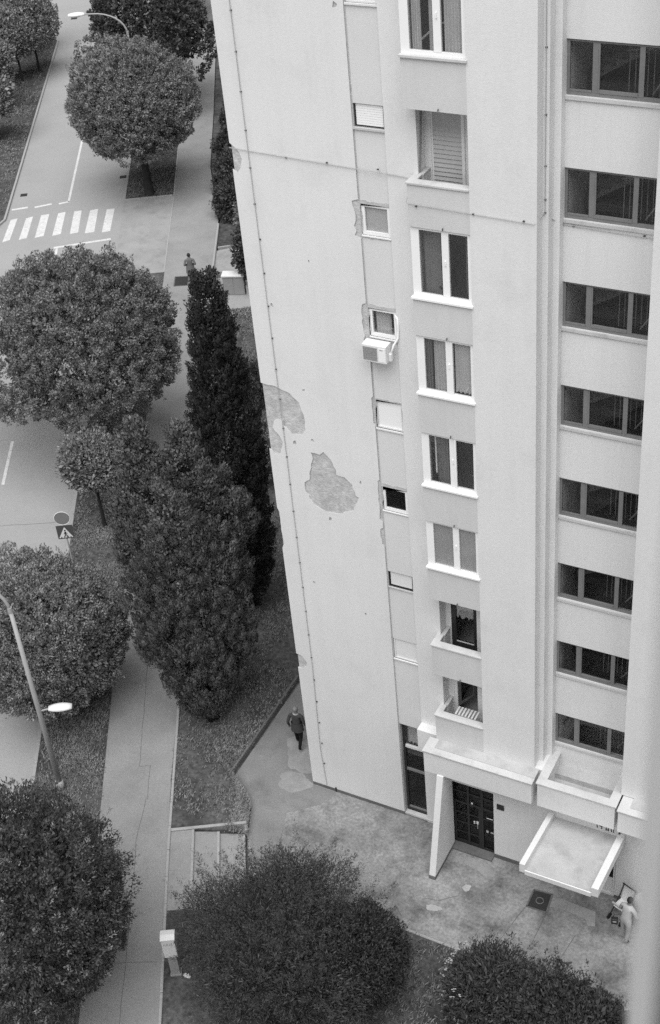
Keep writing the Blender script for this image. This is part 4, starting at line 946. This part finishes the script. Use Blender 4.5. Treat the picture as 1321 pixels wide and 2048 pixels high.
def polyfill(poly, z, box):
    def f(n, rng):
        p = np.stack([box[0]+(box[1]-box[0])*rng.random(n), box[2]+(box[3]-box[2])*rng.random(n), np.full(n, z)], 1)
        p = p[inside(p, poly)]; return p[clump_mask(p, rng)]
    return f
tufts('verge_grass', 'short dry grass of the verge beside the road', uvgrid(20, 69, VK+.2, lambda u: interp(PL, u)-.05, ZL), 42000, .06, 1)
tufts('bed_grass', 'short grass around the tree in the kerbed bed', uvgrid(79.7, 100, -10.6, lambda u: interp(PL, u)-.1, ZL), 14000, .07, 2)
tufts('lawn_grass', 'patchy lawn grass between the path and the tower', polyfill(lawn_poly, ZL, (-42, -18.6, 24, 60)), 115000, .065, 3)
tufts('far_grass', 'short grass on the lawn across the street', uvgrid(77.5, 111, -26, -17.95, ZL), 20000, .09, 4)
def bankfill(n, rng):
    i = rng.integers(1, len(EDGE)-1, n); s_ = rng.random((n, 1)); t = rng.random((n, 1))
    e = np.array([(*p, z) for p, z in zip(EDGE, EDGE_Z)]); q = np.array([(*p, ZL) for p in EDGE_IN])
    return (e[i]*(1-s_)+e[np.minimum(i+1, len(EDGE)-1)]*s_)*(1-t) + (q[i]*(1-s_)+q[np.minimum(i+1, len(EDGE)-1)]*s_)*t
tufts('bank_grass', 'sparse grass on the low bank above the sunken walkway', bankfill, 5000, .06, 6)
def forefill(n, rng):
    x = -19+20*rng.random(n); y = 16+6.75*rng.random(n); v = UY*x - UX*y
    zz = np.clip(.06+(22.85-y)*.035, .05, .33); k = v > -6.25; p = np.stack([x, y, zz], 1)[k]; return p[clump_mask(p, rng, 1.3)]
tufts('foreground_grass', 'dark rough grass under the foreground shrubs', forefill, 16000, .10, 5)

# ------------------------------------------------------------------ street furniture
def arm_lamp(name, label, loc, rz, H, arm, second=None, rb=.10):
    t = empty(name, loc, rz); tag(t, label, 'street lamp', 'street lamps')
    p = [(0, 0, 0), (0, 0, H*.45), (0, 0, H*.86)]; b = MB().tube(p, [rb, rb*.8, rb*.62], 12)
    b.tube([(0, 0, -.1), (0, 0, .35)], [rb*1.35, rb*1.3], 12)
    b.build('pole', GALV, t, smooth=True, local=True)
    pts = [(arm*(1-cos(a)), 0, H*.86+(H*.14)*sin(a)) for a in np.linspace(0, pi/2, 9)] + [(arm*1.25, 0, H+.02)]
    MB().tube(pts, [rb*.55]*5+[rb*.42]*(len(pts)-5), 9).build('arm', GALV, t, smooth=True, local=True)
    MB().tube([(0, 0, H*.855), (0, 0, H*.875)], rb*.75, 12).build('collar', GALV, t, local=True)
    def head(x, z, s, dirx=1):
        h = MB(); n = 10
        for i in range(6):
            q = i/5; xx = x+dirx*(.78*s*q); ww = s*(.07+.13*sin(pi*min(1, q*.75+.12))); hh = s*(.05+.07*sin(pi*min(1, q*.8+.1)))
            h.v += [(xx, ww*cos(a), z+hh*sin(a)*(1 if sin(a) > 0 else .55)) for a in np.linspace(0, 2*pi, n, endpoint=False)]
        for i in range(5):
            for j in range(n): h.f.append((i*n+j, i*n+(j+1) % n, (i+1)*n+(j+1) % n, (i+1)*n+j))
        h.f += [tuple(range(n-1, -1, -1)), tuple(range(5*n, 6*n))]
        o = h.build('lamp_head', LAMPW, t, smooth=True, local=True)
        MB().ball((x+dirx*.45*s, 0, z-.05*s), (.26*s, .12*s, .06*s)).build('diffuser', PANEL, o, smooth=True, local=True)
    head(arm*1.2, H+.03, 1.25)
    if second:
        z2, l2 = second
        MB().tube([(0, 0, z2), (-l2, 0, z2+.06)], .028, 7).build('bracket', GALV, t, local=True); head(-l2+.02, z2+.07, .95, -1)
    return t
LD = atan2(-rvec[1], -rvec[0])         # arms point across the road
arm_lamp('street_lamp', 'near grey lamp post leaning through the lower left with a low white second head', (*uv(32.8, -10.0), ZL), LD, 9.0, 1.3, (3.55, .34))
arm_lamp('street_lamp', 'far street lamp with curved arm rising out of the round trees', (*uv(84.3, -9.45), ZL), LD, 9.5, 1.9)
arm_lamp('street_lamp', 'pale lamp pole among the young trees at the upper left', (*uv(110, -18.8), ZL), LD+pi, 9.0, 1.4, None, .13)

# road sign: round plate above a square crossing sign
sg = empty('road_sign', (*uv(43.4, -10.35), ZL)); tag(sg, 'round sign plate above a square pedestrian crossing sign', 'sign')
ang = atan2(-uvec[1], -uvec[0]) + pi/2      # faces the viewer's end of the street
rm = Matrix.Rotation(ang, 4, 'Z')
def sgn(b, name, m, smooth=False, parent=None):
    o = b.build(name, m, sg, local=True, smooth=smooth)
    o.data.transform(rm)
    if parent: o.parent = parent
    return o
sgn(MB().tube([(0, .03, -.2), (0, .03, 3.55)], .03, 8), 'post', GALV)
n = 28; b = MB(); b.v = [(.30*cos(2*pi*k/n), y, 3.28+.30*sin(2*pi*k/n)) for y in (-.012, .006) for k in range(n)]
b.f = [tuple(range(n)), tuple(range(2*n-1, n-1, -1))] + [(k, n+k, n+(k+1) % n, (k+1) % n) for k in range(n)]
rd = sgn(b, 'round_plate', SIGNG)
sgn(MB().tube([(.30*cos(2*pi*k/n), -.006, 3.28+.30*sin(2*pi*k/n)) for k in range(n+1)], .014, 5, False), 'plate_rim', LAMPW, parent=rd)
sq = sgn(MB().box(-.31, .31, -.012, .006, 2.32, 2.94), 'square_plate', SIGNB)
def fl2(pts, y, name, m): b = MB(); b.v = [(x, y, z) for x, z in pts]; b.f = [tuple(range(len(pts)))]; b.v += [(x, y+.002, z) for x, z in pts]; return sgn(b, name, m, parent=sq)
fl2([(-.27, 2.37), (.27, 2.37), (0, 2.87)], -.0145, 'white_triangle', SIGNW)
b = MB()
for p, q, w in (((.0, 2.66), (.0, 2.53), .03), ((.0, 2.54), (-.07, 2.39), .022), ((.0, 2.54), (.09, 2.39), .022), ((0, 2.64), (-.06, 2.55), .016), ((0, 2.64), (.06, 2.56), .016), ((-.19, 2.38), (-.17, 2.42), .02), ((.19, 2.38), (.17, 2.42), .02), ((.03, 2.38), (.03, 2.42), .018)):
    b.tube([(p[0], -.017, p[1]), (q[0], -.017, q[1])], w*.8, 5)
b.ball((0, -.017, 2.71), (.035, .006, .035), 8, 5)
sgn(b, 'walking_figure', INK, parent=sq)

# cabinets
mb_ = empty('meter_box', (-17.85, 18.72, .33), atan2(-uvec[1], -uvec[0])+pi/2); tag(mb_, 'white plastic meter box with scribbles on a grey stem beside the path', 'meter box')
MB().box(-.13, .13, -.09, .11, -.2, .95).build('stem', PLASTICG, mb_, local=True, bevel=.01); MB().box(-.16, .16, -.11, .14, -.1, .06).build('base', PLASTICG, mb_, local=True)
MB().box(-.19, .19, -.16, .16, .95, 1.72).build('box', PLASTIC, mb_, local=True, bevel=.015); MB().yzprism([(-.18, 1.72), (.18, 1.72), (.18, 1.755), (0, 1.79), (-.18, 1.755)], -.205, .205).build('lid', PLASTIC, mb_, local=True)
MB().box(-.165, .165, -.166, -.161, 1.0, 1.68).build('door', PLASTIC, mb_, local=True)
for k in range(7): MB().tube([(-.13+.04*k, -.168, 1.50+random.uniform(-.02, .02)), (-.12+.04*k+random.uniform(-.02, .02), -.168, 1.60)], .006, 4).build('scribble', GREYFRAME, mb_, local=True)
bag = MB().ball((0, 0, .07), (.12, .07, .08), 10, 7); bag.v = [(x*random.uniform(.75, 1.2), y*random.uniform(.75, 1.2), z*random.uniform(.8, 1.15)) for x, y, z in bag.v]; bag.tube([(.02, 0, .11), (.06, .03, .17)], [.035, .012], 6)
o = bag.build('litter_bag', PLASTIC, None, smooth=True); o.location = (-17.5, 18.75, .30); tag(o, 'small knotted pale litter bag on the ground by the meter box', 'bag')
fc = empty('utility_cabinet', (-37.1, 55.1, ZL), 0.35); tag(fc, 'grey utility cabinet with white top and concrete side walls near the far path', 'cabinet')
MB().box(-.55, .55, -.25, .25, -.1, 1.05).build('body', PLASTICG, fc, local=True, bevel=.02); MB().box(-.6, .6, -.30, .30, 1.05, 1.13).build('lid', LAMPW, fc, local=True, bevel=.015)
MB().box(-.5, -.02, -.262, -.251, .05, .98).build('door', PLASTICG, fc, local=True); MB().box(.02, .5, -.262, -.251, .05, .98).build('door', PLASTICG, fc, local=True)
MB().box(-1.35, -.62, -.2, .2, -.1, .45).build('plinth_block', KERBM, fc, local=True); MB().box(.62, 1.35, -.2, .2, -.1, .5).build('plinth_block', KERBM, fc, local=True)
tag(MB().prism([(-39.0, 56.2), (-37.4, 56.75), (-37.5, 57.1), (-39.1, 56.55)], .2, .52).build('low_wall', PLINTH), 'dark low concrete wall behind the far utility cabinet', 'wall')

# van at the far end of the lawn
vn = empty('parked_van', (*uv(113.6, -22.2), ZR), atan2(rvec[1], rvec[0])); tag(vn, 'white van parked at the upper left edge beyond the young trees', 'van')
vb = MB(); prof = [(-2.6, .45), (2.2, .45), (2.6, .6), (2.6, 1.05), (2.0, 1.25), (1.35, 2.1), (.9, 2.25), (-2.5, 2.25), (-2.62, 2.0)]
k = len(prof); vb.v = [(x, y, z) for y in (-.95, .95) for x, z in prof]; vb.f = [tuple(range(k)), tuple(range(2*k-1, k-1, -1))] + [(i, k+i, k+(i+1) % k, (i+1) % k) for i in range(k)]
vb.build('body', CARPAINT, vn, local=True, bevel=.06)
MB().quad((1.42, -.8, 2.02), (1.42, .8, 2.02), (1.98, .85, 1.30), (1.98, -.85, 1.30)).build('windscreen', GLASS_DARK, vn, local=True).location = (.03, 0, .02)
for y in (-.96, .94): MB().box(.35, 1.35, y, y+.02, 1.35, 1.95).build('side_window', DARKFRAME, vn, local=True)
for x in (-1.7, 1.65):
    for y in (-.92, .72):
        w = MB().tube([(x, y, .34), (x, y+.2, .34)], .34, 18).build('wheel', RUBBER, vn, local=True); MB().tube([(x, y-.006, .34), (x, y+.206, .34)], .19, 12).build('rim', GALV, w, local=True)
for y in (-.75, .55): MB().box(2.585, 2.615, y, y+.2, .75, .95).build('headlight', LAMPW, vn, local=True)

# ------------------------------------------------------------------ people
def person(label, loc, rz, J, E, mats, hair=None, extras=None, fingers=True):
    """J: joint -> (x,y,z,r); E: (a,b,region); one skinned body, faces take the material of the nearest bone"""
    root = empty('person', loc, rz); tag(root, label, 'person')
    names = list(J); idx = {n_: i for i, n_ in enumerate(names)}
    me = bpy.data.meshes.new('skeleton'); me.from_pydata([J[n_][:3] for n_ in names], [(idx[a], idx[b_]) for a, b_, _ in E], [])
    o = bpy.data.objects.new('skeleton', me); COL.objects.link(o)
    bm = bmesh.new(); bm.from_mesh(me); ly = bm.verts.layers.skin.verify(); bm.verts.ensure_lookup_table()
    for n_ in names:
        r = J[n_][3]; bm.verts[idx[n_]][ly].radius = (r, r) if not hasattr(r, '__len__') else r
    bm.verts[idx['pelvis']][ly].use_root = True
    bm.to_mesh(me); bm.free()
    o.modifiers.new('skin', 'SKIN').use_smooth_shade = True
    s = o.modifiers.new('sub', 'SUBSURF'); s.levels = 2; s.render_levels = 2
    dg = bpy.context.evaluated_depsgraph_get(); ev = o.evaluated_get(dg); body = bpy.data.meshes.new_from_object(ev)
    bpy.data.objects.remove(o)
    if fingers:      # five tapered fingers rooted in each palm, part of the same mesh
        bm = bmesh.new(); bm.from_mesh(body)
        for sd_ in 'LR':
            w = Vector(J['wrist'+sd_][:3]); h = Vector(J['hand'+sd_][:3]); d = (h-w).normalized(); sx = d.orthogonal().normalized(); nz = d.cross(sx)
            for q, (o_, l) in enumerate(((-.032, .07), (-.011, .08), (.011, .085), (.032, .065), (.05, .05))):
                base = h + sx*o_*(1 if q < 4 else .9) - d*(.0 if q < 4 else .05); dd = d if q < 4 else (d*.5+sx*.85).normalized()
                fb = MB().tube([base-dd*.02, base+dd*l*.5+nz*.006, base+dd*l+nz*.022], [.010, .009, .006], 6)
                vs = [bm.verts.new(p) for p in fb.v]
                for f_ in fb.f: bm.faces.new([vs[i] for i in f_])
        bm.to_mesh(body); bm.free()
    body.materials.clear(); regs = []
    for _, _, g_ in E:
        if g_ not in regs: regs.append(g_)
    for g_ in regs: body.materials.append(mats[g_])
    seg = [(Vector(J[a][:3]), Vector(J[b_][:3]), regs.index(g_), (np.max(J[a][3])+np.max(J[b_][3]))/2) for a, b_, g_ in E]
    for p in body.polygons:
        c = p.center; best = (9, 0)
        for a, b_, g_, r in seg:
            ab = b_-a; t = max(0, min(1, (c-a).dot(ab)/max(ab.length_squared, 1e-6))); dd = (c-a-ab*t).length/(r**.5)
            if dd < best[0]: best = (dd, g_)
        p.material_index = best[1]; p.use_smooth = True
    body.name = 'body'; link('body', body, None, root)
    h = J['head']
    if hair:
        hb = MB().ball((h[0], h[1]-.022, h[2]+.035), (.092, .10, .105), 14, 9); hb.build('hair', hair, root, smooth=True, local=True)
    fa = MB().ball((h[0], h[1]+.115, h[2]-.01), (.016, .024, .026), 6, 5).ball((h[0]-.088, h[1], h[2]-.005), (.014, .024, .034), 6, 5).ball((h[0]+.088, h[1], h[2]-.005), (.014, .024, .034), 6, 5)
    fa.build('face_features', SKIN, root, smooth=True, local=True)
    ey = MB().ball((h[0]-.034, h[1]+.092, h[2]+.012), .012, 6, 5).ball((h[0]+.034, h[1]+.092, h[2]+.012), .012, 6, 5).ball((h[0], h[1]+.09, h[2]-.062), (.028, .012, .008), 6, 5); ey.build('eyes_and_mouth', HAIRD, root, smooth=True, local=True)
    return root
def walker(stride=.16, arm=.10, hips=.105, coat=.0, bend=.0):
    J = {'pelvis': (0, 0, .96, (.155, .12)), 'waist': (0, .0, 1.12, (.15, .115)), 'chest': (0, .02+bend*.5, 1.34, (.175, .125)), 'collar': (0, .01+bend*.8, 1.48, (.10, .085)), 'neck': (0, .02+bend, 1.55, .055), 'head': (0, .045+bend*1.2, 1.68, (.088, .10)), 'crown': (0, .04+bend*1.2, 1.755, (.07, .08)),
         'hipL': (-hips, 0, .90, .10), 'kneeL': (-hips, stride*.6, .50, .072), 'ankleL': (-hips, stride*.9, .10, .05), 'toeL': (-hips-.01, stride*.9+.15, .04, .035),
         'hipR': (hips, 0, .90, .10), 'kneeR': (hips, -stride*.25, .49, .072), 'ankleR': (hips, -stride*1.7, .17, .05), 'toeR': (hips+.01, -stride*1.7+.12, .06, .035),
         'shL': (-.205, .01+bend*.7, 1.43, .068), 'elbowL': (-.29, -arm*.7, 1.16, .052), 'wristL': (-.285, arm*.2, .93, .036), 'handL': (-.28, arm*.4, .85, (.034, .022)),
         'shR': (.205, .01+bend*.7, 1.43, .068), 'elbowR': (.29, -arm*.4, 1.16, .052), 'wristR': (.27, arm*1.2, .96, .036), 'handR': (.262, arm*1.5, .885, (.034, .022))}
    E = [('pelvis', 'waist', 'top'), ('waist', 'chest', 'top'), ('chest', 'collar', 'top'), ('collar', 'neck', 'skin'), ('neck', 'head', 'skin'), ('head', 'crown', 'skin')]
    for s in 'LR': E += [('pelvis', 'hip'+s, 'top'), ('hip'+s, 'knee'+s, 'leg'), ('knee'+s, 'ankle'+s, 'leg'), ('ankle'+s, 'toe'+s, 'shoe'), ('collar', 'sh'+s, 'top'), ('sh'+s, 'elbow'+s, 'top'), ('elbow'+s, 'wrist'+s, 'sleeve'), ('wrist'+s, 'hand'+s, 'skin')]
    return J, E
def coat_skirt(root, m, z0, z1, r0, r1, depth=.75):
    b = MB(); n = 20
    for q in range(5):
        t = q/4; r = r0+(r1-r0)*t; z = z0+(z1-z0)*t
        b.v += [(r*cos(a)*(1+.03*sin(5*a)*t), r*depth*sin(a)*(1+.03*sin(4*a)*t), z) for a in np.linspace(0, 2*pi, n, endpoint=False)]
    for q in range(4):
        for j in range(n): b.f.append((q*n+j, q*n+(j+1) % n, (q+1)*n+(j+1) % n, (q+1)*n+j))
    return b.build('coat_skirt', m, root, smooth=True, local=True)
J, E_ = walker(.17, .10)
man = person('grey haired person in dark jacket and black trousers walking beside the wall', (-18.95, 28.25, .012), 0.18, J, E_, dict(top=JACKET, sleeve=JACKET, leg=TROUSER, shoe=SHOE, skin=SKIN), HAIRG)
coat_skirt(man, JACKET, 1.15, .78, .19, .225, .72)
b = MB().tube([(.085*cos(a), .015+.075*sin(a), 1.535) for a in np.linspace(0, 2*pi, 16)], .016, 6, False); b.build('shirt_collar', LIGHTCLOTH, man, smooth=True, local=True)
J, E_ = walker(.16, .28)
J['elbowL'] = (-.29, -.08, 1.18, .055); J['elbowR'] = (.29, -.08, 1.18, .055); J['wristL'] = (-.17, .17, 1.12, .036); J['wristR'] = (.17, .17, 1.12, .036); J['handL'] = (-.10, .22, 1.14, (.034, .022)); J['handR'] = (.10, .22, 1.14, (.034, .022))
woman = person('dark haired person in a grey coat walking on the far path', (-39.75, 55.15, ZP), 0.55, J, E_, dict(top=COATG, sleeve=COATG, leg=SKIN, shoe=SHOE, skin=SKIN), HAIRD)
coat_skirt(woman, COATG, 1.18, .70, .20, .25, .75)
# person in pale clothes by the wall, turned towards a loaded pushchair
J, E_ = walker(.05, .10, .10, bend=.10)
J['elbowL'] = (-.28, .10, 1.17, .052); J['wristL'] = (-.22, .33, 1.10, .036); J['handL'] = (-.20, .42, 1.12, (.034, .022)); J['elbowR'] = (.28, .12, 1.17, .052); J['wristR'] = (.20, .36, 1.08, .036); J['handR'] = (.18, .45, 1.10, (.034, .022))
third = person('person in pale shirt and trousers with dark hair standing near the wall', (-6.62, 25.12, .004), -0.35, J, E_, dict(top=LIGHTCLOTH, sleeve=SKIN, leg=BEIGE, shoe=SHOE, skin=SKIN), HAIRD)
wb = empty('waist_bag', (-6.93, 25.06, 0.86), 0.3); tag(wb, 'small black bag at the hip of the person in pale clothes', 'bag')
MB().box(-.10, .10, -.07, .07, -.11, .09).build('pouch', DARKFRAME, wb, local=True, bevel=.03); MB().box(-.05, .05, -.075, -.071, .0, .04).build('badge', LIGHTCLOTH, wb, local=True)
MB().tube([(-.09, 0, .08), (0, .05, .2), (.2, .06, .24)], .012, 5).build('strap', DARKFRAME, wb, local=True)
pc = empty('pushchair', (-6.95, 26.0, 0), -0.35); tag(pc, 'dark framed pushchair with pale seat against the wall', 'pushchair')
for s in (-.21, .21):
    MB().tube([(s, -.38, .10), (s, .05, .55), (s, .28, .98), (s, .20, 1.05)], .018, 7).build('side_frame', DARKFRAME, pc, smooth=True, local=True); MB().tube([(s, .35, .10), (s, .02, .62)], .016, 7).build('rear_leg', DARKFRAME, pc, local=True)
    for y in (-.38, .35): MB().tube([(s-.02, y, .095), (s+.02, y, .095)], .095, 14).build('wheel', RUBBER, pc, local=True)
MB().tube([(-.21, .20, 1.05), (.21, .20, 1.05)], .02, 7).build('handle', DARKFRAME, pc, local=True)
MB().quad((-.19, -.20, .48), (.19, -.20, .48), (.19, .12, .46), (.19, .26, .92), (-.19, .26, .92), (-.19, .12, .46)).build('seat_back', PANEL, pc, local=True)
MB().box(-.19, .19, -.24, .12, .43, .47).build('seat', PANEL, pc, local=True, bevel=.015); MB().box(-.20, .20, -.30, -.25, .60, .66).build('front_bar', BLIND, pc, local=True, bevel=.01)
bd = MB().ball((0, 0, .33), (.30, .27, .33), 18, 12); rr = random.Random(3)
bd.v = [(x*(1+rr.uniform(-.08, .08)), y*(1+rr.uniform(-.08, .08)), z*(1+rr.uniform(-.05, .05))) for x, y, z in bd.v]; bd.tube([(0, 0, .62), (.03, 0, .74)], [.08, .04], 8)
o = bd.build('white_sack', LIGHTCLOTH, None, smooth=True); o.location = (-6.38, 25.98, .55); tag(o, 'bulging white sack beside the dark pushchair', 'sack')
st_ = empty('handcart', (-6.38, 25.98, 0)); tag(st_, 'low dark handcart under the bulging white sack', 'handcart')
MB().box(-.28, .28, -.24, .24, .46, .54).build('platform', DARKFRAME, st_, local=True, bevel=.01)
for x in (-.22, .22):
    for y in (-.2, .2): MB().tube([(x, y, .12), (x, y, .47)], .016, 6).build('leg', DARKFRAME, st_, local=True); MB().tube([(x-.02, y, .07), (x+.02, y, .07)], .07, 12).build('wheel', RUBBER, st_, local=True)
